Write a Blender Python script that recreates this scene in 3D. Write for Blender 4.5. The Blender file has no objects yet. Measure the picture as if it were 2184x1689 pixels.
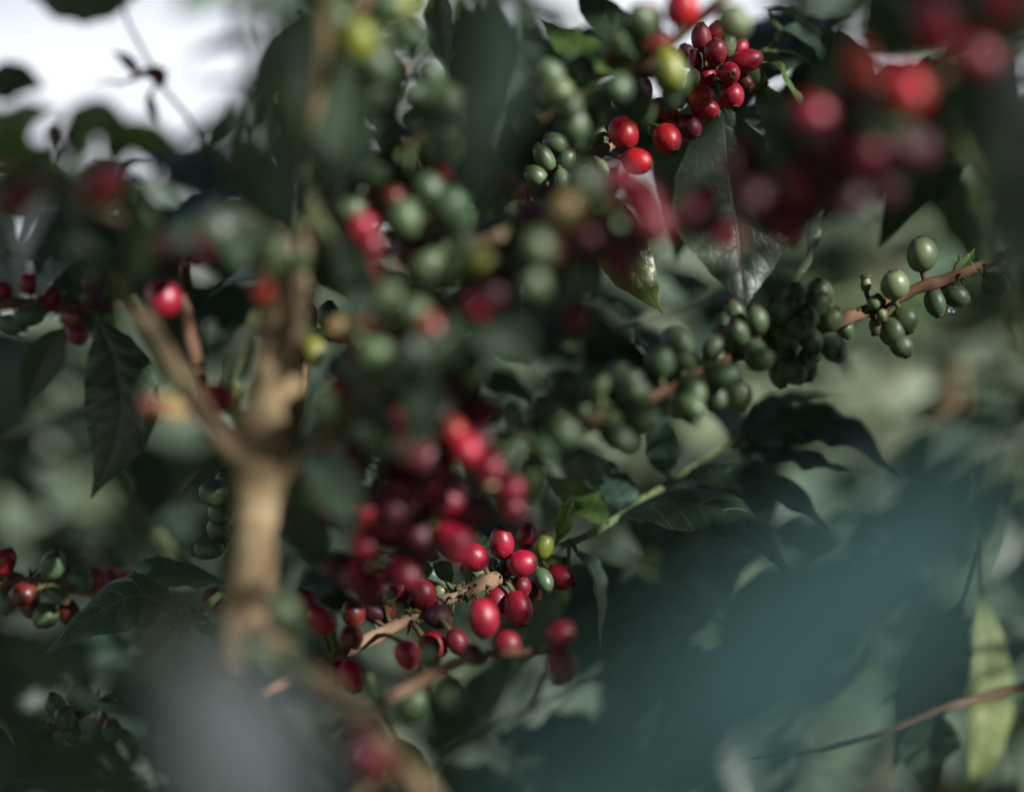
import bpy, math, random
from mathutils import Vector, Matrix, noise

# ------------------------------------------------------------------ camera, sky, sun, exposure
C = bpy.context.scene
COL = C.collection
PW, PH = 2184.0, 1689.0
K = 0.72 / PW                       # 50 mm lens on a 36 mm sensor
CAMZ = 1.35
FOCUS = 0.60

cam_data = bpy.data.cameras.new("camera")
cam = bpy.data.objects.new("camera", cam_data)
COL.objects.link(cam)
cam.location = (0, 0, CAMZ)
cam.rotation_euler = (math.radians(90), 0, 0)
cam_data.lens = 50
cam_data.sensor_width = 36
cam_data.clip_start = 0.01
cam_data.clip_end = 500
cam_data.dof.use_dof = True
cam_data.dof.focus_distance = FOCUS
cam_data.dof.aperture_fstop = 1.9
C.camera = cam

SUN_EL, SUN_AZ = math.radians(27), math.radians(130)   # azimuth clockwise from +Y
S = Vector((math.sin(SUN_AZ) * math.cos(SUN_EL), math.cos(SUN_AZ) * math.cos(SUN_EL), math.sin(SUN_EL)))
world = bpy.data.worlds.new("World")
C.world = world
world.use_nodes = True
nt = world.node_tree
nt.nodes.clear()
wo = nt.nodes.new("ShaderNodeOutputWorld")
bg = nt.nodes.new("ShaderNodeBackground")
sky = nt.nodes.new("ShaderNodeTexSky")
sky.sky_type = 'NISHITA'
sky.sun_disc = False
sky.sun_elevation = SUN_EL
sky.sun_rotation = SUN_AZ
sky.air_density = 1.2
sky.dust_density = 1.0
sky.ozone_density = 1.0
bg.inputs["Strength"].default_value = 0.03
# white cloud and haze low in the sky, thinning upwards into the blue
wtc = nt.nodes.new("ShaderNodeTexCoord")
wsep = nt.nodes.new("ShaderNodeSeparateXYZ")
nt.links.new(wtc.outputs["Generated"], wsep.inputs[0])
wn = nt.nodes.new("ShaderNodeTexNoise")
wn.inputs["Scale"].default_value = 2.2
wn.inputs["Detail"].default_value = 5
nt.links.new(wtc.outputs["Generated"], wn.inputs["Vector"])
wadd = nt.nodes.new("ShaderNodeMath")
wadd.operation = 'MULTIPLY_ADD'
wadd.inputs[1].default_value = 0.30
nt.links.new(wn.outputs["Fac"], wadd.inputs[0])
nt.links.new(wsep.outputs[2], wadd.inputs[2])
wmr = nt.nodes.new("ShaderNodeMapRange")
wmr.interpolation_type = 'SMOOTHSTEP'
wmr.inputs["From Min"].default_value = 0.36
wmr.inputs["From Max"].default_value = 0.54
wmr.inputs["To Min"].default_value = 1.0
wmr.inputs["To Max"].default_value = 0.0
nt.links.new(wadd.outputs[0], wmr.inputs[0])
wmix = nt.nodes.new("ShaderNodeMix")
wmix.data_type = 'RGBA'
nt.links.new(wmr.outputs[0], wmix.inputs["Factor"])
nt.links.new(sky.outputs[0], wmix.inputs["A"])
wmix.inputs["B"].default_value = (15.6, 16.2, 17.6, 1)
nt.links.new(wmix.outputs["Result"], bg.inputs[0])
nt.links.new(bg.outputs[0], wo.inputs[0])

sd = bpy.data.lights.new("sun", 'SUN')
sd.energy = 5.0
sd.angle = math.radians(0.5)
sd.color = (1.0, 0.98, 0.94)
sun = bpy.data.objects.new("sun", sd)
COL.objects.link(sun)
sun.rotation_euler = S.to_track_quat('Z', 'Y').to_euler()

C.view_settings.view_transform = 'Standard'
C.view_settings.look = 'None'
C.view_settings.exposure = 1.15
C.view_settings.gamma = 1.0
C.cycles.use_denoising = True
C.cycles.max_bounces = 6
C.cycles.diffuse_bounces = 3
C.cycles.glossy_bounces = 3
C.cycles.transmission_bounces = 4
C.cycles.caustics_reflective = False
C.cycles.caustics_refractive = False


def P(x, y, d):
    return Vector(((x - PW / 2) * K * d, d, CAMZ + (PH / 2 - y) * K * d))


def V(*a):
    return Vector(a).normalized()


# ------------------------------------------------------------------ materials
def new_mat(name):
    m = bpy.data.materials.new(name)
    m.use_nodes = True
    t = m.node_tree
    t.nodes.clear()
    out = t.nodes.new("ShaderNodeOutputMaterial")
    return m, t, out


def node(t, kind, **kw):
    n = t.nodes.new(kind)
    for k, v in kw.items():
        setattr(n, k, v)
    return n


def math_node(t, op, a, b=None, c=None):
    n = t.nodes.new("ShaderNodeMath")
    n.operation = op
    for i, v in enumerate((a, b, c)):
        if v is None:
            continue
        if isinstance(v, (int, float)):
            n.inputs[i].default_value = v
        else:
            t.links.new(v, n.inputs[i])
    return n.outputs[0]


def mix_col(t, fac, a, b, blend='MIX'):
    n = t.nodes.new("ShaderNodeMix")
    n.data_type = 'RGBA'
    n.blend_type = blend
    for sock, v in ((n.inputs["Factor"], fac), (n.inputs["A"], a), (n.inputs["B"], b)):
        if isinstance(v, (int, float)):
            sock.default_value = v
        elif isinstance(v, tuple):
            sock.default_value = (*v, 1) if len(v) == 3 else v
        else:
            t.links.new(v, sock)
    return n.outputs["Result"]


def cherry_mat(name, base, base2, stem_end, stem_amt, rough=0.40):
    """skin of a coffee cherry: mottled, speckled, paler or greener towards the stalk (uv.x runs along the axis)"""
    m, t, out = new_mat(name)
    b = node(t, "ShaderNodeBsdfPrincipled")
    tc = node(t, "ShaderNodeTexCoord")
    oi = node(t, "ShaderNodeObjectInfo")
    uv = node(t, "ShaderNodeSeparateXYZ")
    t.links.new(tc.outputs["UV"], uv.inputs[0])
    off = node(t, "ShaderNodeVectorMath", operation='ADD')
    sc = node(t, "ShaderNodeVectorMath", operation='SCALE')
    sc.inputs[0].default_value = (3.1, 1.7, 2.3)
    t.links.new(oi.outputs["Random"], sc.inputs["Scale"])
    t.links.new(tc.outputs["Object"], off.inputs[0])
    t.links.new(sc.outputs[0], off.inputs[1])
    n1 = node(t, "ShaderNodeTexNoise")
    n1.inputs["Scale"].default_value = 95
    n1.inputs["Detail"].default_value = 7
    n1.inputs["Roughness"].default_value = 0.62
    t.links.new(off.outputs[0], n1.inputs["Vector"])
    f = math_node(t, 'MULTIPLY_ADD', n1.outputs["Fac"], 2.6, -0.85)
    f = math_node(t, 'ADD', f, math_node(t, 'MULTIPLY_ADD', oi.outputs["Random"], 0.7, -0.35))
    cl = node(t, "ShaderNodeClamp")
    t.links.new(f, cl.inputs[0])
    col = mix_col(t, cl.outputs[0], base, base2)
    mr = node(t, "ShaderNodeMapRange", interpolation_type='SMOOTHSTEP')
    t.links.new(math_node(t, 'ADD', uv.outputs[0], math_node(t, 'MULTIPLY', n1.outputs["Fac"], 0.2)), mr.inputs[0])
    mr.inputs["From Min"].default_value = 0.05
    mr.inputs["From Max"].default_value = 0.55
    mr.inputs["To Min"].default_value = stem_amt
    mr.inputs["To Max"].default_value = 0.0
    col = mix_col(t, mr.outputs[0], col, stem_end)
    vo = node(t, "ShaderNodeTexVoronoi")
    vo.inputs["Scale"].default_value = 420
    t.links.new(off.outputs[0], vo.inputs["Vector"])
    spk = math_node(t, 'MULTIPLY', math_node(t, 'LESS_THAN', vo.outputs["Distance"], 0.13), 0.22)
    col = mix_col(t, spk, col, (0.55, 0.42, 0.30))
    t.links.new(col, b.inputs["Base Color"])
    n2 = node(t, "ShaderNodeTexNoise")
    n2.inputs["Scale"].default_value = 210
    n2.inputs["Detail"].default_value = 5
    t.links.new(off.outputs[0], n2.inputs["Vector"])
    t.links.new(math_node(t, 'MULTIPLY_ADD', n2.outputs["Fac"], 0.34, rough - 0.14), b.inputs["Roughness"])
    bp = node(t, "ShaderNodeBump")
    bp.inputs["Strength"].default_value = 0.16
    bp.inputs["Distance"].default_value = 0.001
    t.links.new(n1.outputs["Fac"], bp.inputs["Height"])
    t.links.new(bp.outputs[0], b.inputs["Normal"])
    b.inputs["Specular IOR Level"].default_value = 0.42
    b.inputs["Subsurface Weight"].default_value = 0.08
    b.inputs["Subsurface Radius"].default_value = (1.0, 0.35, 0.2)
    b.inputs["Subsurface Scale"].default_value = 0.002
    t.links.new(b.outputs[0], out.inputs[0])
    return m


GREEN_END = (0.10, 0.15, 0.03)
CH = {
    'R': cherry_mat("ripe_red_skin", (0.2453, 0.0037, 0.0184), (0.1533, 0.0025, 0.0135), (0.2575, 0.0123, 0.0092), 0.5),
    'S': cherry_mat("bright_red_skin", (0.3306, 0.0064, 0.0117), (0.2666, 0.0043, 0.0096), (0.2933, 0.0267, 0.0107), 0.4),
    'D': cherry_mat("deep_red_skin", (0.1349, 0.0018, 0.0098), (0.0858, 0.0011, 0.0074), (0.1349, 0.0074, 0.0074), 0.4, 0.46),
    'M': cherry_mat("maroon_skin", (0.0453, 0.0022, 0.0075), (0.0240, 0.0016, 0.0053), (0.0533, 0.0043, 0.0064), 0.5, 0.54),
    'O': cherry_mat("orange_skin", (0.2666, 0.0267, 0.0064), (0.2453, 0.0117, 0.0064), (0.1600, 0.1066, 0.0160), 0.8),
    'B': cherry_mat("brown_red_skin", (0.1066, 0.0117, 0.0064), (0.0693, 0.0096, 0.0053), (0.0640, 0.0427, 0.0107), 0.6),
    'G': cherry_mat("green_skin", (0.050, 0.082, 0.034), (0.034, 0.062, 0.030), (0.066, 0.098, 0.034), 0.5, 0.45),
    'L': cherry_mat("pale_green_skin", (0.0989, 0.1290, 0.0568), (0.0731, 0.1032, 0.0482), (0.1204, 0.1462, 0.0602), 0.5, 0.45),
    'Y': cherry_mat("yellow_green_skin", (0.1333, 0.1440, 0.0133), (0.1013, 0.1280, 0.0187), (0.0853, 0.1280, 0.0213), 0.6),
    'T': cherry_mat("yellow_orange_skin", (0.2150, 0.1591, 0.0645), (0.2064, 0.1204, 0.0430), (0.1376, 0.1462, 0.0430), 0.7),
}


def leaf_mat(name, top, top2, under, vein, rough=0.34, trans=0.22, tcol=(0.12, 0.22, 0.03), n_lat=9.0, spots=0.0):
    """waxy leaf: uv.x along the midrib, uv.y across (0.5 = midrib)"""
    m, t, out = new_mat(name)
    b = node(t, "ShaderNodeBsdfPrincipled")
    tc = node(t, "ShaderNodeTexCoord")
    geo = node(t, "ShaderNodeNewGeometry")
    uv = node(t, "ShaderNodeSeparateXYZ")
    t.links.new(tc.outputs["UV"], uv.inputs[0])
    u = uv.outputs[0]
    v = math_node(t, 'ABSOLUTE', math_node(t, 'MULTIPLY_ADD', uv.outputs[1], 2.0, -1.0))
    n1 = node(t, "ShaderNodeTexNoise")
    n1.inputs["Scale"].default_value = 55
    n1.inputs["Detail"].default_value = 6
    n1.inputs["Roughness"].default_value = 0.6
    t.links.new(tc.outputs["Object"], n1.inputs["Vector"])
    n0 = node(t, "ShaderNodeTexNoise")
    n0.inputs["Scale"].default_value = 11
    n0.inputs["Detail"].default_value = 2
    t.links.new(tc.outputs["Object"], n0.inputs["Vector"])
    f = node(t, "ShaderNodeClamp")
    t.links.new(math_node(t, 'MULTIPLY_ADD', math_node(t, 'ADD', n1.outputs["Fac"], n0.outputs["Fac"]), 1.8, -1.3), f.inputs[0])
    col = mix_col(t, f.outputs[0], top, top2)
    und = mix_col(t, f.outputs[0], under, tuple(c * 0.75 for c in under))
    col = mix_col(t, geo.outputs["Backfacing"], col, und)
    # midrib and laterals
    mid = node(t, "ShaderNodeMapRange")
    t.links.new(v, mid.inputs[0])
    mid.inputs["From Min"].default_value = 0.012
    mid.inputs["From Max"].default_value = 0.045
    mid.inputs["To Min"].default_value = 1
    mid.inputs["To Max"].default_value = 0
    ph = math_node(t, 'SUBTRACT', math_node(t, 'MULTIPLY', u, n_lat), math_node(t, 'MULTIPLY', math_node(t, 'POWER', v, 1.3), 1.25))
    fr = math_node(t, 'FRACT', math_node(t, 'ADD', ph, 20.5))
    dist = math_node(t, 'ABSOLUTE', math_node(t, 'ADD', fr, -0.5))
    lat = node(t, "ShaderNodeMapRange")
    t.links.new(dist, lat.inputs[0])
    lat.inputs["From Min"].default_value = 0.015
    lat.inputs["From Max"].default_value = 0.06
    lat.inputs["To Min"].default_value = 0.8
    lat.inputs["To Max"].default_value = 0
    vo = node(t, "ShaderNodeTexVoronoi", feature='DISTANCE_TO_EDGE')
    vo.inputs["Scale"].default_value = 230
    t.links.new(tc.outputs["Object"], vo.inputs["Vector"])
    ret = node(t, "ShaderNodeMapRange")
    t.links.new(vo.outputs["Distance"], ret.inputs[0])
    ret.inputs["From Min"].default_value = 0.0
    ret.inputs["From Max"].default_value = 0.10
    ret.inputs["To Min"].default_value = 0.12
    ret.inputs["To Max"].default_value = 0
    vf = math_node(t, 'MAXIMUM', math_node(t, 'MAXIMUM', mid.outputs[0], lat.outputs[0]), ret.outputs[0])
    edge = node(t, "ShaderNodeMapRange")  # paler leaf margin, raised to paint in a rim of light
    t.links.new(v, edge.inputs[0])
    edge.inputs["From Min"].default_value = 0.94
    edge.inputs["From Max"].default_value = 1.0
    edge.inputs["To Min"].default_value = 0
    edge.inputs["To Max"].default_value = 0.55
    col = mix_col(t, math_node(t, 'MAXIMUM', math_node(t, 'MULTIPLY', vf, 0.7), edge.outputs[0]), col, vein)
    if spots:
        ns = node(t, "ShaderNodeTexNoise")
        ns.inputs["Scale"].default_value = 120
        ns.inputs["Detail"].default_value = 3
        t.links.new(tc.outputs["Object"], ns.inputs["Vector"])
        sp = node(t, "ShaderNodeMapRange")
        t.links.new(ns.outputs["Fac"], sp.inputs[0])
        sp.inputs["From Min"].default_value = 0.66
        sp.inputs["From Max"].default_value = 0.71
        sp.inputs["To Max"].default_value = spots
        col = mix_col(t, sp.outputs[0], col, (0.20, 0.09, 0.04))
    t.links.new(col, b.inputs["Base Color"])
    t.links.new(math_node(t, 'MULTIPLY_ADD', n1.outputs["Fac"], 0.25, rough - 0.1), b.inputs["Roughness"])
    b.inputs["Specular IOR Level"].default_value = 0.45
    bp = node(t, "ShaderNodeBump")
    bp.inputs["Strength"].default_value = 0.5
    bp.inputs["Distance"].default_value = 0.0012
    hgt = math_node(t, 'MULTIPLY_ADD', vf, -1.0, math_node(t, 'MULTIPLY', n1.outputs["Fac"], 0.35))
    t.links.new(hgt, bp.inputs["Height"])
    t.links.new(bp.outputs[0], b.inputs["Normal"])
    tr = node(t, "ShaderNodeBsdfTranslucent")
    tr.inputs[0].default_value = (*tcol, 1)
    mx = node(t, "ShaderNodeMixShader")
    mx.inputs[0].default_value = trans
    t.links.new(b.outputs[0], mx.inputs[1])
    t.links.new(tr.outputs[0], mx.inputs[2])
    t.links.new(mx.outputs[0], out.inputs[0])
    return m


LEAF = leaf_mat("coffee_leaf_green", (0.0119, 0.0263, 0.0136), (0.0187, 0.0382, 0.0187), (0.0382, 0.0612, 0.0340), (0.0595, 0.0850, 0.0425), rough=0.40, trans=0.08)
LEAFY = leaf_mat("coffee_leaf_young", (0.045, 0.090, 0.022), (0.065, 0.115, 0.028), (0.085, 0.125, 0.05), (0.16, 0.21, 0.07), trans=0.3)
LEAFO = leaf_mat("coffee_leaf_ageing", (0.115, 0.135, 0.030), (0.060, 0.095, 0.026), (0.12, 0.14, 0.045), (0.23, 0.24, 0.09), trans=0.3, tcol=(0.22, 0.25, 0.04), spots=0.85)
LEAFB = leaf_mat("coffee_leaf_blue_green", (0.024, 0.050, 0.036), (0.034, 0.064, 0.046), (0.055, 0.085, 0.060), (0.09, 0.13, 0.09), rough=0.42)
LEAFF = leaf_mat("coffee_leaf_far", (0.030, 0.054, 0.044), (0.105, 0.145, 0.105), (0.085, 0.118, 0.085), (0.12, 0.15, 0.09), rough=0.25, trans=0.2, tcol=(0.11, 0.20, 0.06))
LEAFS = leaf_mat("coffee_leaf_sheen_grey", (0.036, 0.047, 0.055), (0.046, 0.058, 0.066), (0.06, 0.08, 0.075), (0.07, 0.09, 0.085), rough=0.62)  # grey sky sheen painted into the colour of green leaves
LEAFT = leaf_mat("coffee_leaf_sky_teal", (0.023, 0.059, 0.064), (0.032, 0.072, 0.075), (0.05, 0.08, 0.07), (0.05, 0.09, 0.08), rough=0.45)  # sky reflection on the near leaf put into its base colour
LEAFP = leaf_mat("coffee_leaf_sunlit_pale", (0.22, 0.26, 0.11), (0.15, 0.20, 0.08), (0.20, 0.24, 0.12), (0.30, 0.32, 0.16), trans=0.3)  # mid-green leaf painted pale so it reads as sunlit
LEAFQ = leaf_mat("coffee_leaf_highlight", (0.10, 0.14, 0.085), (0.17, 0.20, 0.12), (0.12, 0.15, 0.10), (0.16, 0.18, 0.10), rough=0.27, trans=0.25, tcol=(0.18, 0.26, 0.08))  # brighter colour paints highlights into the far foliage
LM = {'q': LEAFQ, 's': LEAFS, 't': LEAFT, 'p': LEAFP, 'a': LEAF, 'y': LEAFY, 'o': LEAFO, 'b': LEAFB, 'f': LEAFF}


def bark_mat(name, c1, c2, c3, scale=1.0, rough=0.8):
    m, t, out = new_mat(name)
    b = node(t, "ShaderNodeBsdfPrincipled")
    tc = node(t, "ShaderNodeTexCoord")
    mp = node(t, "ShaderNodeMapping")
    mp.inputs["Scale"].default_value = (9, 60, 1)
    t.links.new(tc.outputs["UV"], mp.inputs[0])
    n1 = node(t, "ShaderNodeTexNoise")
    n1.inputs["Scale"].default_value = 1.0 * scale
    n1.inputs["Detail"].default_value = 7
    n1.inputs["Roughness"].default_value = 0.65
    t.links.new(mp.outputs[0], n1.inputs["Vector"])
    n2 = node(t, "ShaderNodeTexNoise")
    n2.inputs["Scale"].default_value = 90
    n2.inputs["Detail"].default_value = 5
    t.links.new(tc.outputs["Object"], n2.inputs["Vector"])
    r = node(t, "ShaderNodeValToRGB")
    r.color_ramp.elements[0].position = 0.38
    r.color_ramp.elements[0].color = (*c1, 1)
    r.color_ramp.elements[1].position = 0.64
    r.color_ramp.elements[1].color = (*c3, 1)
    e = r.color_ramp.elements.new(0.5)
    e.color = (*c2, 1)
    mixed = math_node(t, 'ADD', math_node(t, 'MULTIPLY', n1.outputs["Fac"], 0.55), math_node(t, 'MULTIPLY', n2.outputs["Fac"], 0.45))
    t.links.new(mixed, r.inputs[0])
    t.links.new(r.outputs[0], b.inputs["Base Color"])
    b.inputs["Roughness"].default_value = rough
    b.inputs["Specular IOR Level"].default_value = 0.25
    bp = node(t, "ShaderNodeBump")
    bp.inputs["Strength"].default_value = 0.7
    bp.inputs["Distance"].default_value = 0.0015
    t.links.new(mixed, bp.inputs["Height"])
    t.links.new(bp.outputs[0], b.inputs["Normal"])
    t.links.new(b.outputs[0], out.inputs[0])
    return m


BARK = bark_mat("coffee_bark", (0.0307, 0.0220, 0.0121), (0.1375, 0.0968, 0.0517), (0.3410, 0.2530, 0.1430))
TWIG = bark_mat("coffee_twig", (0.1056, 0.0581, 0.0343), (0.1901, 0.1162, 0.0739), (0.2640, 0.1848, 0.1267))
TWIGR = bark_mat("reddish_twig", (0.0528, 0.0264, 0.0158), (0.1003, 0.0502, 0.0290), (0.1478, 0.0845, 0.0475))
STEMG = bark_mat("green_stem", (0.0634, 0.0898, 0.0317), (0.1003, 0.1320, 0.0528), (0.1373, 0.1637, 0.0739), rough=0.5)
SPUR = bark_mat("flower_spur", (0.0420, 0.0360, 0.0150), (0.0780, 0.0780, 0.0300), (0.1320, 0.1320, 0.0480))
SCAR = bark_mat("calyx_scar_skin", (0.0180, 0.0108, 0.0060), (0.0600, 0.0330, 0.0168), (0.1560, 0.1020, 0.0540))
BM = {'k': BARK, 't': TWIG, 'r': TWIGR, 'g': STEMG}


# ------------------------------------------------------------------ mesh helpers
def link(o, parent=None):
    COL.objects.link(o)
    if parent is not None:
        o.parent = parent
    return o


def mesh_obj(name, verts, faces, mat, parent=None, loc=(0, 0, 0), uvs=None, smooth=True):
    me = bpy.data.meshes.new(name)
    me.from_pydata([tuple(v) for v in verts], [], faces)
    if uvs is not None:
        lay = me.uv_layers.new(name="UVMap")
        vi = [0] * len(me.loops)
        me.loops.foreach_get("vertex_index", vi)
        flat = []
        for i in vi:
            flat.extend(uvs[i])
        lay.data.foreach_set("uv", flat)
    if smooth:
        me.polygons.foreach_set("use_smooth", [True] * len(me.polygons))
    me.materials.append(mat)
    me.update()
    o = bpy.data.objects.new(name, me)
    o.location = loc
    return link(o, parent)


def catmull(pts, vals, n):
    """resample a polyline of points with one value each"""
    out = []
    m = len(pts)
    if m == 2:
        for i in range(n + 1):
            f = i / n
            out.append((pts[0].lerp(pts[1], f), vals[0] * (1 - f) + vals[1] * f))
        return out
    seg = m - 1
    for i in range(n + 1):
        f = i / n * seg
        k = min(int(f), seg - 1)
        f -= k
        p1, p2 = pts[k], pts[k + 1]
        p0 = pts[k - 1] if k > 0 else p1 * 2 - p2
        p3 = pts[k + 2] if k + 2 < m else p2 * 2 - p1
        q = 0.5 * ((2 * p1) + (p2 - p0) * f + (2 * p0 - 5 * p1 + 4 * p2 - p3) * f * f + (3 * p1 - p0 - 3 * p2 + p3) * f ** 3)
        out.append((q, vals[k] * (1 - f) + vals[k + 1] * f))
    return out


def tube_data(path, sides=10, rough=0.08, seed=0.0):
    """path: list of (point, radius). Returns verts, faces, uvs."""
    vs, fs, uvs = [], [], []
    n = len(path)
    up = Vector((0.31, 0.2, 0.9)).normalized()
    length = 0.0
    for i, (p, r) in enumerate(path):
        a = path[max(i - 1, 0)][0]
        b = path[min(i + 1, n - 1)][0]
        tg = (b - a).normalized()
        x = up - tg * up.dot(tg)
        if x.length < 1e-4:
            x = Vector((1, 0, 0))
        x.normalize()
        y = tg.cross(x)
        if i:
            length += (p - path[i - 1][0]).length
        for j in range(sides):
            an = 2 * math.pi * j / sides
            dr = x * math.cos(an) + y * math.sin(an)
            k = 1 + rough * noise.noise((p + dr * r) * (0.6 / max(r, 1e-4)) + Vector((seed, 0, 0)))
            vs.append(p + dr * r * k)
            uvs.append((length * 8, j / sides))
    for i in range(n - 1):
        for j in range(sides):
            a = i * sides + j
            b = i * sides + (j + 1) % sides
            fs.append((a, b, b + sides, a + sides))
    for e, ring in ((0, list(range(sides))), (n - 1, list(range((n - 1) * sides, n * sides)))):
        c = len(vs)
        vs.append(path[e][0])
        uvs.append((0, 0))
        for j in range(sides):
            q = (ring[j], ring[(j + 1) % sides], c)
            fs.append(q if e else q[::-1])
    return vs, fs, uvs


PROFILE = [(0, .03), (.04, .10), (.10, .30), (.2, .63), (.32, .90), (.44, 1.0), (.56, .97), (.68, .80), (.78, .55), (.86, .32), (.92, .16), (.965, .075), (1, .004)]


def prof(u):
    for (a, x), (b, y) in zip(PROFILE, PROFILE[1:]):
        if u <= b:
            f = (u - a) / (b - a)
            f = f * f * (3 - 2 * f) * 0.4 + f * 0.6
            return x + (y - x) * f
    return 0.0


def leaf_data(spine, hw, n0, n1=None, fold=0.18, curl=0.0, wave=0.05, wn=5, quilt=0.02, nu=34, nv=7, seed=0, hw2=None, tear=None):
    """spine: world points from stalk to tip; hw: half width (m); n0,n1: upper-face direction at the stalk and at the tip;
    fold > 0 raises the halves, curl > 0 bends the margins down; hw2: half width of the other half"""
    n1 = n1 or n0
    rnd = random.Random(seed)
    ph = [rnd.uniform(0, 6.28), rnd.uniform(0, 6.28)]
    fr = [wn * rnd.uniform(0.85, 1.15), wn * rnd.uniform(0.85, 1.15)]
    pts = catmull(spine, [0] * len(spine), nu)
    vs, fs, uvs = [], [], []
    hws = (hw2 if hw2 is not None else hw, hw)
    for i in range(nu + 1):
        u = i / nu
        p = pts[i][0]
        tg = (pts[min(i + 1, nu)][0] - pts[max(i - 1, 0)][0]).normalized()
        n = n0.lerp(n1, u)
        s = tg.cross(n)
        s.normalize()
        n = s.cross(tg).normalized()
        w0 = prof(u)
        for j in range(-nv, nv + 1):
            v = j / nv
            side = 1 if v > 0 else 0
            w = w0 * hws[side]
            av = abs(v)
            a = fold
            lx = w * av * math.cos(a)
            lz = w * av * math.sin(a) - curl * w * av * av
            lz += quilt * hw * abs(math.sin(math.pi * (u * 9 - 1.25 * av ** 1.3))) * min(1, av * 4) * (1 - av ** 3) * w0
            wv = math.sin(fr[side] * 6.283 * u + ph[side]) + 0.4 * math.sin(fr[side] * 11.1 * u + 2 * ph[side])
            lz += wave * hw * av ** 2.5 * wv * min(1, w0 * 1.5)
            lx += 0.25 * wave * w * av ** 3 * math.cos(fr[side] * 6.283 * u + ph[side])
            vs.append(p + s * (lx if v >= 0 else -lx) + n * lz)
            uvs.append((u, v * 0.5 + 0.5))
    m = 2 * nv + 1
    for i in range(nu):
        for j in range(m - 1):
            a = i * m + j
            fs.append((a, a + 1, a + m + 1, a + m))
    return vs, fs, uvs


def merge(dst, src):
    k = len(dst[0])
    dst[0].extend(src[0])
    dst[1].extend([tuple(i + k for i in f) for f in src[1]])
    dst[2].extend(src[2])


# ------------------------------------------------------------------ things
def tag(o, label=None, cat=None, group=None, kind=None):
    if label:
        o["label"] = label
    if cat:
        o["category"] = cat
    if group:
        o["group"] = group
    if kind:
        o["kind"] = kind
    return o


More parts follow.
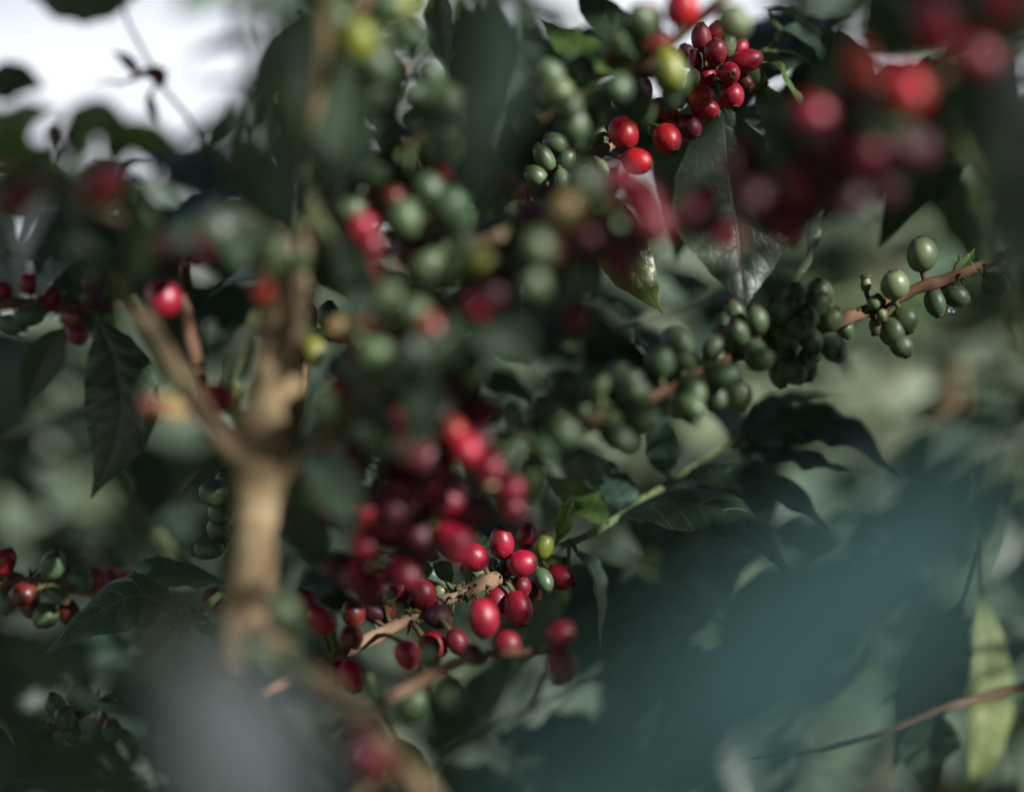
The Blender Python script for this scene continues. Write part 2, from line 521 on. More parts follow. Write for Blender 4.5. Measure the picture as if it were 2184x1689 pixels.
class Branch:
    """a thing: an Empty at the foot of its stem, carrying stem, cherries and leaves as parts"""

    def __init__(self, name, label, cat, loc, group=None):
        self.o = bpy.data.objects.new(name, None)
        self.o.empty_display_size = 0.01
        self.loc = Vector(loc)
        self.o.location = self.loc
        link(self.o)
        tag(self.o, label, cat, group)
        self.pts = []
        self.paths = []
        self.n = 0

    def local(self, vs):
        return [v - self.loc for v in vs]

    def stem(self, pts, mat='t', name='stem', sides=10, rough=0.25, nodes=0.0, track=True, res=None):
        """pts: (x, y, depth, width in picture units)"""
        w = [P(x, y, d) for x, y, d, _ in pts]
        r = [wd * 0.5 * K * d for _, _, d, wd in pts]
        n = res or max(10, int(sum((b - a).length for a, b in zip(w, w[1:])) / 0.004))
        path = catmull(w, r, n)
        if nodes:
            path = [(p, rr * (1 + nodes * max(0, math.sin(i * 0.9)) ** 4)) for i, (p, rr) in enumerate(path)]
        vs, fs, uvs = tube_data(path, sides, rough, seed=len(self.pts))
        o = mesh_obj(name, self.local(vs), fs, BM[mat], self.o, uvs=uvs)
        if track:
            self.pts += path
            self.paths.append(path)
        return o

    def near(self, q):
        return min(self.pts, key=lambda pr: (pr[0] - q).length_squared)

    def depth_at(self, x, y):
        best = None
        for p, r in self.pts:
            px = PW / 2 + p.x / (K * p.y)
            py = PH / 2 - (p.z - CAMZ) / (K * p.y)
            dd = (px - x) ** 2 + (py - y) ** 2
            if best is None or dd < best[0]:
                best = (dd, p.y)
        return best[1]

    def cherries(self, rows):
        for row in rows:
            x, y, ln, wd, ang, kind = row[:6]
            dd = row[6] if len(row) > 6 else 0
            tilt = row[7] if len(row) > 7 else 15
            self.cherry(x, y, ln, wd, ang, kind, dd, tilt)

    def cherry(self, x, y, ln, wd, ang, kind, dd=0, tilt=15):
        d = self.depth_at(x, y) + dd * 0.001
        an, ti = math.radians(ang), math.radians(tilt)
        ax = Vector((math.cos(an) * math.cos(ti), -math.sin(ti), math.sin(an) * math.cos(ti)))
        return self.put(P(x, y, d), ln * K * d, wd * K * d, ax, kind, int(x * 7 + y * 13))

    def whorls(self, u0, u1, kinds, seed, step=0.017, per=(4, 7), path=None, L=0.0135):
        """cherries crowded round the nodes of the stem"""
        rnd = random.Random(seed)
        path = path or self.pts
        i0, i1 = int(u0 * (len(path) - 1)), int(u1 * (len(path) - 1))
        acc = step
        for i in range(i0, i1):
            acc += (path[i + 1][0] - path[i][0]).length
            if acc < step:
                continue
            acc = rnd.uniform(-.25, .25) * step
            p, r = path[i]
            tg = (path[i + 1][0] - path[i][0]).normalized()
            x = tg.cross(Vector((.3, .2, 1))).normalized()
            y = tg.cross(x)
            n = rnd.randint(*per)
            a0 = rnd.uniform(0, 6.28)
            for k in range(n):
                a = a0 + 6.283 * k / n + rnd.uniform(-.25, .25)
                ax = (x * math.cos(a) + y * math.sin(a) + tg * rnd.uniform(-.55, .55)).normalized()
                ll = L * rnd.uniform(.82, 1.15)
                self.put(p + ax * (r + .0045 + ll * .5), ll, ll * rnd.uniform(.76, .9), ax, rnd.choice(kinds), seed * 100 + i * 7 + k)

    def put(self, c, L, Wd, ax, kind, seed):
        self.n += 1
        rnd = random.Random(seed)
        d = c.y
        L *= rnd.uniform(.93, 1.07)
        Wd *= rnd.uniform(.94, 1.06)
        lean = rnd.uniform(-.06, .06)
        q = ax.to_track_quat('Z', 'Y')
        nr, ns = 18, 22
        vs, fs, uvs = [], [], []
        tw, lob = rnd.uniform(0, 6), rnd.uniform(0.012, 0.05)
        for i in range(nr + 1):
            f = i / nr
            th = math.pi * f
            zz = -math.cos(th) * 0.5
            rr = 0.5 * math.sin(th) ** 0.94 * (1 + 0.10 * (0.5 - f))
            if f > 0.9:
                zz -= 0.03 * ((f - 0.9) / 0.1) ** 2
            if f < 0.07:
                zz += 0.02 * (1 - f / 0.07)
            for j in range(ns):
                a = 2 * math.pi * j / ns
                k = 1 + lob * math.cos(2 * a + tw) + 0.012 * math.sin(3 * a + 2 * tw + 3 * f)
                vs.append(q @ Vector((rr * Wd * k * math.cos(a) + lean * Wd * math.sin(th) ** 2, rr * Wd * k * math.sin(a), zz * L)))
                uvs.append((f, j / ns))
        for i in range(nr):
            for j in range(ns):
                a, b = i * ns + j, i * ns + (j + 1) % ns
                fs.append((a, b, b + ns, a + ns))
        o = mesh_obj('cherry', vs, fs, CH[kind], self.o, c - self.loc, uvs)
        sharp = abs(d - FOCUS) < 0.06
        if sharp:                                   # the scar where the flower fell, at the tip
            vs, fs, uvs = [], [], []
            R0 = 0.0016 * rnd.uniform(0.8, 1.2)
            tipz = 0.5 * L - 0.03 * L
            prof_s = [(1.25, -0.0006), (1.1, 0.0003), (0.85, 0.00075), (0.55, 0.0003), (0.28, 0.0001), (0.2, 0.0006), (0.03, 0.0007)]
            for k, (rf, z) in enumerate(prof_s):
                for j in range(12):
                    a = 2 * math.pi * j / 12
                    jit = 1 + 0.13 * math.sin(5 * a + tw)
                    vs.append(q @ Vector((R0 * rf * jit * math.cos(a), R0 * rf * jit * math.sin(a), tipz + z)))
                    uvs.append((k * .2, j / 12))
            for i in range(len(prof_s) - 1):
                for j in range(12):
                    a, b = i * 12 + j, i * 12 + (j + 1) % 12
                    fs.append((a, b, b + 12, a + 12))
            mesh_obj('calyx_scar', vs, fs, SCAR, o, uvs=uvs)
        # stalk back to the nearest point of the stem
        base = c - ax * L * 0.47
        tgt, tr = self.near(base)
        if (tgt - base).length < 0.035:
            mid = (base + tgt) * 0.5 - ax * 0.0015
            pth = catmull([base + ax * L * 0.02 - c, mid - c, tgt - c], [0.0012, 0.0009, 0.0012], 6)
            vs, fs, uvs = tube_data(pth, 7, 0.2)
            mesh_obj('stalk', vs, fs, SPUR if sharp else STEMG, o, uvs=uvs)
        return o

    def spurs(self, n, seed=1, size=0.0035, rng=(0.02, 0.98)):
        """dry flower stubs and bracts standing in tufts at the nodes of the stem"""
        rnd = random.Random(seed)
        for k in range(n):
            p, r = self.pts[int((rng[0] + (rng[1] - rng[0]) * rnd.random()) * (len(self.pts) - 1))]
            dst = ([], [], [])
            for m in range(rnd.randint(4, 8)):
                dr = V(rnd.gauss(0, 1), rnd.gauss(0, 1) - 0.4, rnd.gauss(0, 1) + 0.2)
                ln = size * rnd.uniform(0.6, 1.5)
                b = p + dr * r * 0.6 + V(rnd.gauss(0, 1), rnd.gauss(0, 1), rnd.gauss(0, 1)) * size * 0.5
                merge(dst, tube_data(catmull([b, b + dr * ln * .5, b + dr * ln + Vector((0, 0, -ln * .15))], [.0005, .00075, .0002], 4), 5, 0.3))
            mesh_obj('flower_spur', self.local(dst[0]), dst[1], SPUR, self.o, uvs=dst[2])

    def leaf(self, pts, wpx, n0, n1=None, mat='a', petiole=True, **kw):
        """pts: (x, y, depth) from stalk to tip; wpx: full width in picture units at the middle"""
        w = [P(*p) for p in pts]
        dm = pts[len(pts) // 2][2]
        self.n += 1
        kw.setdefault('seed', int(pts[0][0] * 3 + pts[-1][1] * 7))
        if mat == 'a' and dm < .53:             # the inner foliage hangs turned away from the sun
            n0, n1 = ((n[0] - .55, n[1] - .15, n[2] * .5) if n else None for n in (n0, n1))
        vs, fs, uvs = leaf_data(w, wpx * 0.5 * K * dm, V(*n0), V(*n1) if n1 else None, **kw)
        o = mesh_obj('leaf', self.local(vs), fs, LM[mat], self.o, uvs=uvs)
        if petiole and self.pts:
            tgt, tr = self.near(w[0])
            if 0.002 < (tgt - w[0]).length < 0.03:
                d0 = (w[1] - w[0]).normalized()
                pv, pf, pu = tube_data(catmull([tgt, (tgt + w[0]) * .5, w[0] + d0 * 0.004], [.0013, .0011, .0008], 6), 7, 0.1)
                mesh_obj('leaf_stalk', self.local(pv), pf, STEMG, o, uvs=pu)
        return o


def lone_leaf(label, pts, wpx, n0, n1=None, mat='a', group=None, **kw):
    """a leaf whose twig lies outside the picture or behind other things: a thing of its own"""
    w = [P(*p) for p in pts]
    dm = pts[len(pts) // 2][2]
    kw.setdefault('seed', int(pts[0][0] * 3 + pts[-1][1] * 7))
    vs, fs, uvs = leaf_data(w, wpx * 0.5 * K * dm, V(*n0), V(*n1) if n1 else None, **kw)
    o = mesh_obj('coffee_leaf', [v - w[0] for v in vs], fs, LM[mat], None, w[0], uvs)
    tag(o, label, 'leaf', group)
    d0 = (w[1] - w[0]).normalized()
    pv, pf, pu = tube_data(catmull([-d0 * 0.02 + Vector((0, 0, .003)), -d0 * 0.008, d0 * 0.006], [.0013, .0012, .0008], 6), 7, 0.1)
    mesh_obj('leaf_stalk', pv, pf, STEMG, o, uvs=pu)
    return o


# ------------------------------------------------------------------ the sharp cherry branch below the middle
b = Branch('coffee_branch', 'sharp woody branch of glossy red cherries below the middle, ending in a green shoot', 'branch', P(560, 1480, .55))
b.stem([(560, 1480, .55, 24), (680, 1415, .565, 26), (780, 1368, .575, 27), (860, 1325, .583, 26), (930, 1288, .59, 25), (1000, 1258, .597, 27), (1052, 1236, .602, 34), (1066, 1228, .604, 25)], 't', nodes=.25, sides=16)
b.stem([(1060, 1232, .604, 12), (1120, 1205, .615, 13), (1190, 1168, .622, 14), (1250, 1143, .628, 15), (1310, 1108, .64, 17), (1370, 1065, .65, 15), (1430, 1030, .66, 17), (1495, 985, .67, 15), (1570, 935, .68, 15)], 'g', name='green_shoot', nodes=.35, sides=12)
b.cherries([
    (1070, 1158, 72, 55, 97, 'R', -6, 10), (1012, 1188, 63, 56, 135, 'R', -4, 25), (1115, 1201, 69, 60, 12, 'R', -12, 30),
    (1123, 1143, 56, 44, 80, 'D', 8, 5), (1160, 1166, 58, 45, 72, 'Y', -4, 10), (1178, 1200, 58, 36, 10, 'L', 8, 5),
    (1158, 1237, 55, 44, -60, 'G', -5, 25), (1196, 1231, 62, 56, -30, 'R', 2, 15), (1111, 1250, 50, 46, -70, 'D', 0, 20),
    (1105, 1297, 76, 62, -75, 'R', -8, 15), (1060, 1285, 72, 56, -85, 'D', 4, 10), (1030, 1318, 84, 66, -80, 'R', -48, 10),
    (1010, 1218, 58, 40, 160, 'G', 8, 5), (903, 1266, 66, 58, 105, 'D', -3, 15), (852, 1258, 56, 46, 110, 'D', 5, 10),
    (933, 1313, 68, 54, -20, 'M', -6, 15), (925, 1374, 64, 54, -35, 'D', -10, 10), (868, 1396, 70, 58, -70, 'R', -34, 10),
    (752, 1308, 58, 50, 100, 'B', -2, 15), (750, 1358, 56, 50, -60, 'B', -8, 15), (686, 1322, 78, 56, 130, 'R', -14, 10),
    (655, 1282, 60, 46, 120, 'D', -8, 10), (750, 1440, 72, 54, -70, 'R', -8, 12), (722, 1432, 56, 42, -110, 'D', 2, 10),
    (797, 1306, 58, 44, 150, 'M', 6, 5), (826, 1304, 40, 34, 40, 'O', 5, 10), (975, 1368, 60, 50, -60, 'D', -16, 5),
    (1083, 1374, 62, 56, -50, 'D', -45, 10), (832, 1273, 36, 26, 60, 'L', 0, 5), (937, 1262, 34, 28, 50, 'L', 6, 5),
    (1182, 1222, 44, 38, -20, 'M', 12, 5), (1132, 1262, 46, 42, -40, 'M', 8, 5), (885, 1300, 50, 42, -120, 'M', 8, 0),
])
b.spurs(26, seed=3, size=.0033, rng=(.12, .48))
b.spurs(5, seed=5, size=.0016, rng=(.55, .97))
# its leaves
b.leaf([(1188, 1158, .622), (1202, 1120, .618), (1214, 1085, .612), (1224, 1052, .61)], 50, (-.3, -1, .1), (-.6, -.7, .3), 'y', fold=.35, curl=.2, wave=.09, wn=3)
b.leaf([(1300, 1128, .64), (1262, 1085, .65), (1215, 1040, .665), (1150, 1010, .68)], 76, (.2, -.75, .6), (.1, -.8, .5), 'y', curl=.2)
b.leaf([(1328, 1098, .645), (1318, 1050, .66), (1280, 1000, .675), (1205, 940, .69)], 95, (.1, -.6, .8), (.1, -.8, .6), 'b', curl=.2, wave=.1)
b.leaf([(1428, 1022, .66), (1420, 975, .67), (1405, 920, .69), (1400, 850, .71)], 80, (-.4, -.7, .6), (-.4, -.9, .4), 'b', wave=.1)
b.leaf([(1320, 1102, .64), (1400, 1075, .63), (1520, 1082, .62), (1620, 1140, .61), (1700, 1245, .60)], 160, (.1, -.55, .8), (.5, -.6, .5), 'a', curl=.25, fold=.1, wave=.06, wn=4)
b.leaf([(1440, 1022, .66), (1520, 1008, .655), (1610, 1020, .65), (1700, 1065, .645), (1775, 1140, .64)], 125, (0, -.5, .85), (.3, -.55, .7), 'a', curl=.2, wave=.10, wn=4)
b.leaf([(1565, 945, .68), (1650, 912, .675), (1740, 905, .67), (1830, 935, .665), (1925, 1030, .66)], 140, (-.05, -.6, .75), (.3, -.6, .6), 'a', curl=.15, wave=.10, wn=4)
b.leaf([(1560, 955, .68), (1640, 965, .675), (1730, 985, .67), (1820, 1005, .665)], 110, (0, -.35, .9), (.1, -.4, .9), 'a', curl=.1, wave=.12, wn=4)
b.leaf([(1222, 1172, .63), (1258, 1205, .628), (1276, 1270, .625), (1280, 1395, .62)], 95, (.75, -.35, .5), (.9, -.35, .1), 'b', fold=.4, curl=.2, wave=.05)
b.leaf([(1215, 1180, .63), (1205, 1240, .65), (1160, 1310, .67), (1110, 1390, .69)], 80, (-.3, -.8, .4), (-.3, -.9, .2), 'a')
b.leaf([(1055, 1215, .606), (1042, 1180, .62), (1018, 1140, .63), (972, 1092, .64)], 66, (-.2, -.55, .8), (-.3, -.7, .6), 'a', curl=.3)
b.leaf([(962, 1258, .60), (930, 1205, .605), (870, 1180, .61), (770, 1172, .62)], 92, (.1, -.6, .85), (.1, -.45, .9), 'b', curl=.3, wave=.07)
b.leaf([(1570, 930, .68), (1640, 870, .70), (1720, 850, .72), (1800, 850, .74)], 70, (0, -.5, .9), None, 'a', wave=.1)

# ------------------------------------------------------------------ the sharp cluster at the top right
b = Branch('coffee_branch', 'sharp upper right branch with a tight cluster of red cherries above a long hanging leaf', 'branch', P(1690, 70, .63))
b.stem([(1672, 70, .65, 5), (1630, 108, .635, 9), (1550, 150, .62, 16), (1470, 190, .613, 20), (1390, 240, .607, 21), (1310, 305, .6, 22), (1250, 338, .595, 23), (1170, 375, .595, 24), (1090, 420, .60, 24), (980, 470, .62, 24)], 't', nodes=.3, sides=14)
b.cherries([
    (1498, 82, 62, 42, 100, 'D', -14, 10), (1528, 72, 50, 46, 80, 'S', -2, 10), (1528, 111, 58, 52, 95, 'D', -22, 35),
    (1552, 98, 56, 38, 80, 'L', -12, 15), (1576, 106, 46, 40, 60, 'R', -4, 10), (1590, 131, 72, 50, 12, 'R', -18, 15),
    (1556, 157, 52, 50, -75, 'R', -26, 70), (1482, 131, 50, 32, 95, 'D', -14, 10), (1509, 166, 52, 42, -80, 'R', -12, 15),
    (1479, 167, 40, 30, -100, 'L', -20, 20), (1561, 205, 60, 56, -80, 'R', -18, 20), (1588, 176, 46, 36, -50, 'B', -6, 15),
    (1495, 206, 60, 46, -5, 'O', -24, 20), (1504, 232, 62, 46, -25, 'R', -14, 15), (1612, 167, 54, 42, -40, 'G', -2, 15),
    (1647, 115, 40, 32, 60, 'G', 2, 10), (1470, 272, 60, 52, -55, 'D', -10, 20), (1330, 285, 72, 64, -70, 'S', -16, 15),
    (1422, 297, 70, 60, -65, 'S', -18, 20), (1359, 345, 68, 54, -20, 'S', -20, 25), (1359, 191, 72, 62, 110, 'M', -10, 15),
    (1339, 140, 60, 48, 140, 'M', -22, 10), (1420, 236, 66, 48, -40, 'R', -4, 5), (1330, 214, 56, 44, 150, 'D', 2, 5),
    (1465, 120, 54, 44, 110, 'M', 4, 5), (1440, 205, 56, 46, 120, 'D', 4, 5), (1520, 140, 54, 44, 90, 'D', 6, 5),
    (1161, 337, 62, 40, 125, 'G', -8, 10), (1143, 376, 56, 42, 145, 'G', -10, 10), (1209, 345, 56, 42, 70, 'G', -6, 15),
    (1253, 381, 62, 50, -60, 'G', -14, 20), (1198, 384, 50, 32, -85, 'L', -16, 10), (1186, 308, 62, 46, 150, 'G', 2, 5),
    (1225, 300, 56, 46, 100, 'G', 6, 5), (1286, 362, 46, 32, -60, 'L', -10, 5), (1275, 290, 46, 34, 70, 'L', 0, 5), (1400, 275, 44, 40, -90, 'G', 4, 5), (1105, 452, 66, 52, 190, 'G', -12, 10), (1230, 420, 56, 44, -80, 'G', 0, 10),
])
b.spurs(16, seed=8, size=.003, rng=(.3, .95))
b.leaf([(1540, 215, .628), (1552, 330, .632), (1568, 450, .636), (1580, 560, .634), (1588, 662, .63)], 265, (-.15, -.95, .25), (.15, -.95, .35), 'a', fold=.10, curl=.12, wave=.04, wn=3, quilt=.025, nu=60, nv=12)
b.leaf([(1270, 395, .61), (1300, 460, .612), (1330, 540, .614), (1372, 610, .612), (1415, 672, .606)], 118, (-.25, -.9, .25), (.3, -.9, .2), 'o', fold=.15, curl=.2, wave=.06, quilt=.04, nu=50, nv=10)
b.leaf([(1622, 135, .625), (1655, 140, .622), (1685, 190, .618), (1712, 250, .615), (1728, 340, .612)], 62, (.6, -.5, .6), (.9, -.3, .2), 'y', fold=.3, curl=.1, wave=.16, wn=3)
b.leaf([(1618, 160, .63), (1640, 210, .64), (1665, 270, .645), (1690, 330, .65)], 66, (-.5, -.8, .3), None, 'a', fold=.2)
b.leaf([(1716, 330, .64), (1728, 430, .64), (1722, 530, .64), (1694, 610, .64)], 58, (.85, -.5, .1), (.7, -.7, .1), 'a', fold=.3, wave=.14, wn=4)
b.leaf([(1620, 20, .66), (1670, 25, .66), (1720, 50, .66), (1758, 78, .66)], 40, (.2, -.6, .8), None, 'y', fold=.2)
b.leaf([(1640, 108, .63), (1690, 115, .635), (1730, 140, .64), (1750, 170, .645)], 16, (.4, -.4, .8), None, 'y', fold=.4)
b.leaf([(1560, 190, .66), (1500, 300, .68), (1470, 420, .70), (1440, 560, .71)], 200, (-.4, -.95, .1), None, 'a')
b.leaf([(1690, 80, .69), (1740, 140, .70), (1765, 230, .71), (1745, 320, .72)], 200, (-.3, -.95, .1), None, 'a')
b.leaf([(1665, 60, .64), (1720, 90, .65), (1770, 150, .66), (1800, 230, .67)], 110, (.2, -.7, .7), None, 'a')

# ------------------------------------------------------------------ green branch on the right
b = Branch('coffee_branch', 'reddish twig crowded with unripe green cherries rising to the right edge', 'branch', P(1150, 955, .475))
b.stem([(1150, 955, .475, 22), (1210, 922, .485, 24), (1290, 885, .50, 25), (1400, 845, .52, 26), (1520, 785, .545, 26), (1650, 730, .565, 26), (1800, 682, .58, 28), (1870, 655, .588, 27), (1960, 615, .595, 26), (2040, 588, .60, 24), (2120, 556, .605, 22), (2200, 520, .61, 20)], 'r', nodes=.25, sides=12)
b.cherries([
    (1965, 543, 76, 60, 95, 'L', -2, 10), (1908, 608, 68, 62, 100, 'L', -14, 20), (1929, 683, 62, 56, -70, 'G', -4, 15), (1903, 708, 62, 54, -80, 'G', -2, 10),
    (1922, 738, 56, 48, -60, 'G', -6, 15), (1994, 646, 62, 44, -75, 'G', 2, 5), (2038, 631, 64, 50, -30, 'G', 4, 10), (2122, 608, 66, 54, -40, 'G', 6, 5),
    (1846, 606, 36, 22, 95, 'L', 0, 5), (1865, 645, 36, 28, 50, 'L', -8, 20), (1880, 672, 30, 24, -70, 'L', -6, 10), (1866, 696, 34, 24, -80, 'L', 0, 5),
    (1694, 636, 64, 52, 90, 'G', -8, 10), (1746, 652, 58, 46, 70, 'G', -12, 20), (1722, 676, 60, 50, 110, 'G', -16, 30), (1772, 682, 56, 46, 60, 'L', -12, 20),
    (1650, 667, 58, 50, 100, 'G', -4, 10), (1613, 684, 62, 48, 100, 'G', -10, 10), (1568, 668, 58, 44, 110, 'G', 4, 5), (1520, 743, 64, 46, 60, 'G', -6, 5),
    (1612, 750, 58, 48, -85, 'G', -14, 25), (1677, 722, 56, 50, -80, 'G', -14, 30), (1732, 728, 62, 50, -80, 'G', -12, 20), (1773, 736, 72, 48, -60, 'L', -10, 10),
    (1721, 777, 66, 46, -85, 'G', -4, 5), (1660, 800, 58, 42, -70, 'G', 0, 5), (1668, 752, 60, 48, -90, 'G', -2, 5), (1573, 710, 60, 50, 120, 'G', -12, 20),
    (1455, 764, 64, 48, 150, 'G', -8, 10), (1538, 797, 62, 48, -50, 'G', -12, 25), (1479, 835, 66, 56, -80, 'G', -12, 20), (1525, 846, 60, 46, -60, 'G', -2, 10),
    (1265, 812, 76, 60, 120, 'G', -6, 15), (1345, 817, 70, 64, 70, 'G', -10, 20), (1095, 883, 84, 66, 110, 'G', -14, 15), (1172, 878, 76, 60, 60, 'G', -8, 20),
    (1240, 868, 64, 54, 100, 'G', 6, 5), (1371, 890, 80, 66, -60, 'G', -12, 20), (1303, 915, 74, 60, -95, 'G', -2, 10), (1165, 953, 76, 64, -60, 'G', -8, 20),
    (1066, 945, 74, 62, 190, 'G', -6, 15), (1212, 984, 60, 52, -50, 'L', -4, 20), (1441, 772, 56, 44, 120, 'G', 4, 5), (1130, 1000, 64, 52, -90, 'G', 0, 10), (1225, 1025, 62, 52, -60, 'Y', 0, 10), (1700, 700, 52, 46, 0, 'G', -20, 60), (1800, 700, 50, 42, -60, 'G', 6, 5), (1630, 715, 56, 48, -60, 'G', 4, 5),
])
b.whorls(.02, .30, 'G', 80, path=b.paths[0], per=(3, 5), step=.02)
b.whorls(.33, .60, 'GGL', 81, path=b.paths[0], per=(2, 4), step=.022)
b.spurs(8, seed=12, size=.0022, rng=(.5, .98))
b.leaf([(2046, 580, .60), (2060, 560, .60), (2072, 545, .60), (2080, 528, .60)], 18, (-.3, -.9, .2), None, 'y', fold=.3)
b.leaf([(2030, 585, .60), (2035, 565, .60), (2042, 552, .60), (2044, 536, .60)], 14, (-.3, -.9, .2), None, 'y', fold=.3)

# ------------------------------------------------------------------ left middle branch
b = Branch('coffee_branch', 'brown twig with dark red and green cherries at the left edge above two hanging leaves', 'branch', P(-80, 655, .67))
b.stem([(-80, 655, .67, 24), (20, 648, .67, 26), (110, 650, .67, 26), (190, 655, .665, 24), (240, 660, .66, 18)], 'r', nodes=.3)
b.cherries([
    (62, 606, 52, 44, 100, 'D', 0, 10), (200, 601, 58, 48, 70, 'M', -6, 15), (199, 634, 52, 44, 60, 'M', -16, 25), (108, 630, 60, 44, 90, 'D', -4, 10),
    (62, 672, 66, 44, 195, 'G', -12, 15), (28, 690, 64, 40, -15, 'G', -6, 5), (155, 677, 56, 44, -10, 'B', -14, 15), (165, 712, 58, 44, -70, 'D', 0, 5), (150, 640, 46, 40, 80, 'G', 4, 5), (8, 618, 40, 34, 120, 'D', 0, 0)])
b.spurs(16, seed=2, size=.004)
b.leaf([(200, 668, .655), (240, 760, .65), (258, 860, .645), (240, 960, .645), (192, 1066, .65)], 165, (-.2, -.85, .45), (.2, -.9, .3), 'a', fold=.14, curl=.2, wave=.05, quilt=.05, nu=50, nv=10)
b.leaf([(150, 690, .69), (110, 740, .69), (75, 810, .69), (50, 884, .69)], 84, (.4, -.8, .3), None, 'a', fold=.2)
b.leaf([(75, 640, .66), (105, 590, .655), (150, 555, .65), (225, 520, .64)], 90, (.0, -.75, .65), None, 'a')
b.leaf([(-30, 560, .69), (20, 545, .69), (60, 548, .69), (100, 560, .69)], 44, (0, -.5, .85), None, 'o')
b.leaf([(215, 655, .67), (290, 600, .68), (340, 560, .69), (410, 540, .70)], 80, (.2, -.7, .7), None, 'a')

# ------------------------------------------------------------------ bottom left branch
b = Branch('coffee_branch', 'low twig at the bottom left edge with red and green cherries and mossy nodes', 'branch', P(-70, 1238, .65))
b.stem([(-70, 1238, .65, 18), (40, 1237, .648, 20), (110, 1248, .645, 22), (190, 1263, .65, 22), (290, 1285, .66, 20), (360, 1310, .67, 18)], 't', nodes=.3)
b.cherries([
    (10, 1197, 66, 56, 60, 'R', -8, 15), (18, 1238, 66, 40, 20, 'R', 8, 5), (50, 1267, 64, 50, 200, 'B', -12, 20), (62, 1288, 60, 46, -80, 'B', 4, 5),
    (113, 1206, 66, 48, 65, 'G', -6, 15), (116, 1196, 54, 44, 75, 'G', 8, 5), (171, 1236, 58, 46, 150, 'G', -6, 15), (212, 1240, 60, 44, 110, 'R', 2, 5),
    (264, 1243, 58, 40, 50, 'R', 2, 10), (254, 1264, 56, 36, 170, 'R', -6, 10), (123, 1269, 58, 40, -30, 'G', -10, 10), (97, 1313, 56, 50, -130, 'G', -2, 10), (146, 1305, 60, 50, -70, 'B', 6, 5), (15, 1285, 56, 46, -100, 'G', 4, 5), (240, 1230, 44, 36, 90, 'D', 8, 5)])
b.spurs(22, seed=21, size=.0035)

# ------------------------------------------------------------------ shaded shoot with flower buds, bottom left
b = Branch('coffee_branch', 'dark shoot with flower buds carrying two glossy curled leaves at the bottom left', 'branch', P(505, 1215, .63))
b.stem([(505, 1215, .63, 14), (485, 1250, .628, 16), (440, 1292, .625, 18), (400, 1325, .62, 20), (350, 1365, .61, 22), (290, 1420, .60, 22)], 'g', nodes=.3)
b.leaf([(482, 1243, .628), (430, 1222, .62), (370, 1212, .615), (310, 1200, .615), (268, 1208, .62)], 95, (.0, -.6, .8), (-.1, -.45, .9), 'b', fold=.25, curl=.5, wave=.08, wn=4, quilt=.05)
b.leaf([(392, 1330, .62), (345, 1285, .612), (285, 1272, .608), (190, 1320, .605), (90, 1400, .60)], 170, (.15, -.65, .75), (-.35, -.65, .65), 'b', fold=.22, curl=.35, wave=.05, quilt=.06)
b.leaf([(410, 1335, .62), (450, 1345, .615), (490, 1370, .61), (520, 1420, .60)], 60, (.2, -.4, .9), None, 'a')
b.spurs(5, seed=4, size=.005, rng=(.55, .75))
b.cherries([(425, 1310, 40, 34, 0, 'B', 25, 5), (470, 1295, 46, 40, 0, 'D', 30, 5), (448, 1270, 44, 40, 30, 'D', 32, 5)])

# ------------------------------------------------------------------ low dark twig in the bottom left corner
b = Branch('coffee_branch', 'shaded rusty twig with small dark green cherries in the bottom left corner', 'branch', P(60, 1590, .63))
b.stem([(20, 1610, .63, 16), (90, 1565, .63, 18), (150, 1535, .63, 18), (215, 1495, .635, 16), (270, 1470, .64, 12)], 'r', nodes=.3)
b.cherries([(140, 1530, 58, 46, -80, 'G', -8, 10), (118, 1505, 58, 44, 100, 'G', -2, 10), (242, 1556, 58, 44, -100, 'G', 0, 10), (283, 1560, 54, 38, -80, 'G', 2, 5), (168, 1480, 60, 48, 60, 'G', 2, 10), (150, 1560, 50, 40, -60, 'G', 2, 10), (230, 1530, 44, 40, -90, 'B', 8, 5), (95, 1590, 46, 40, -120, 'G', 0, 5)])
b.spurs(8, seed=31, size=.004)
b.leaf([(40, 1600, .62), (10, 1560, .61), (-20, 1530, .60), (-60, 1510, .59)], 90, (.2, -.5, .8), None, 'b')
b.leaf([(200, 1500, .60), (240, 1510, .57), (280, 1545, .55), (305, 1600, .53)], 80, (.4, -.5, .7), None, 'b', wave=.1)

# ------------------------------------------------------------------ the blurred tree in front: trunk, side branches, cherries
b = Branch('coffee_tree', 'blurred pale brown coffee trunk left of the middle, forking into bare side branches', 'tree', P(500, 1900, .45))
b.stem([(470, 2000, .45, 118), (505, 1600, .45, 112), (520, 1380, .455, 104), (536, 1240, .46, 102), (552, 1090, .46, 108), (560, 980, .46, 118), (582, 880, .46, 128), (597, 770, .46, 108), (603, 660, .46, 104), (602, 590, .46, 112), (594, 520, .462, 70), (585, 460, .47, 40)], 'k', name='trunk', sides=20, rough=.22, nodes=.0, res=70)
b.stem([(612, 640, .46, 60), (640, 570, .462, 50), (655, 500, .462, 34), (660, 430, .455, 30), (668, 300, .44, 34), (676, 180, .43, 36), (690, 40, .42, 30), (700, -60, .42, 30)], 'k', name='side_branch', nodes=.2)
b.stem([(545, 1010, .46, 62), (490, 955, .455, 52), (430, 878, .45, 42), (380, 800, .445, 39), (320, 700, .44, 38), (262, 620, .435, 36), (215, 545, .43, 30)], 'k', name='side_branch', nodes=.15)
b.stem([(560, 1060, .46, 58), (640, 990, .455, 50), (710, 920, .45, 42), (790, 840, .45, 38), (900, 740, .445, 34), (1030, 620, .44, 32), (1180, 520, .435, 30), (1330, 440, .43, 26)], 'k', name='side_branch', nodes=.2)
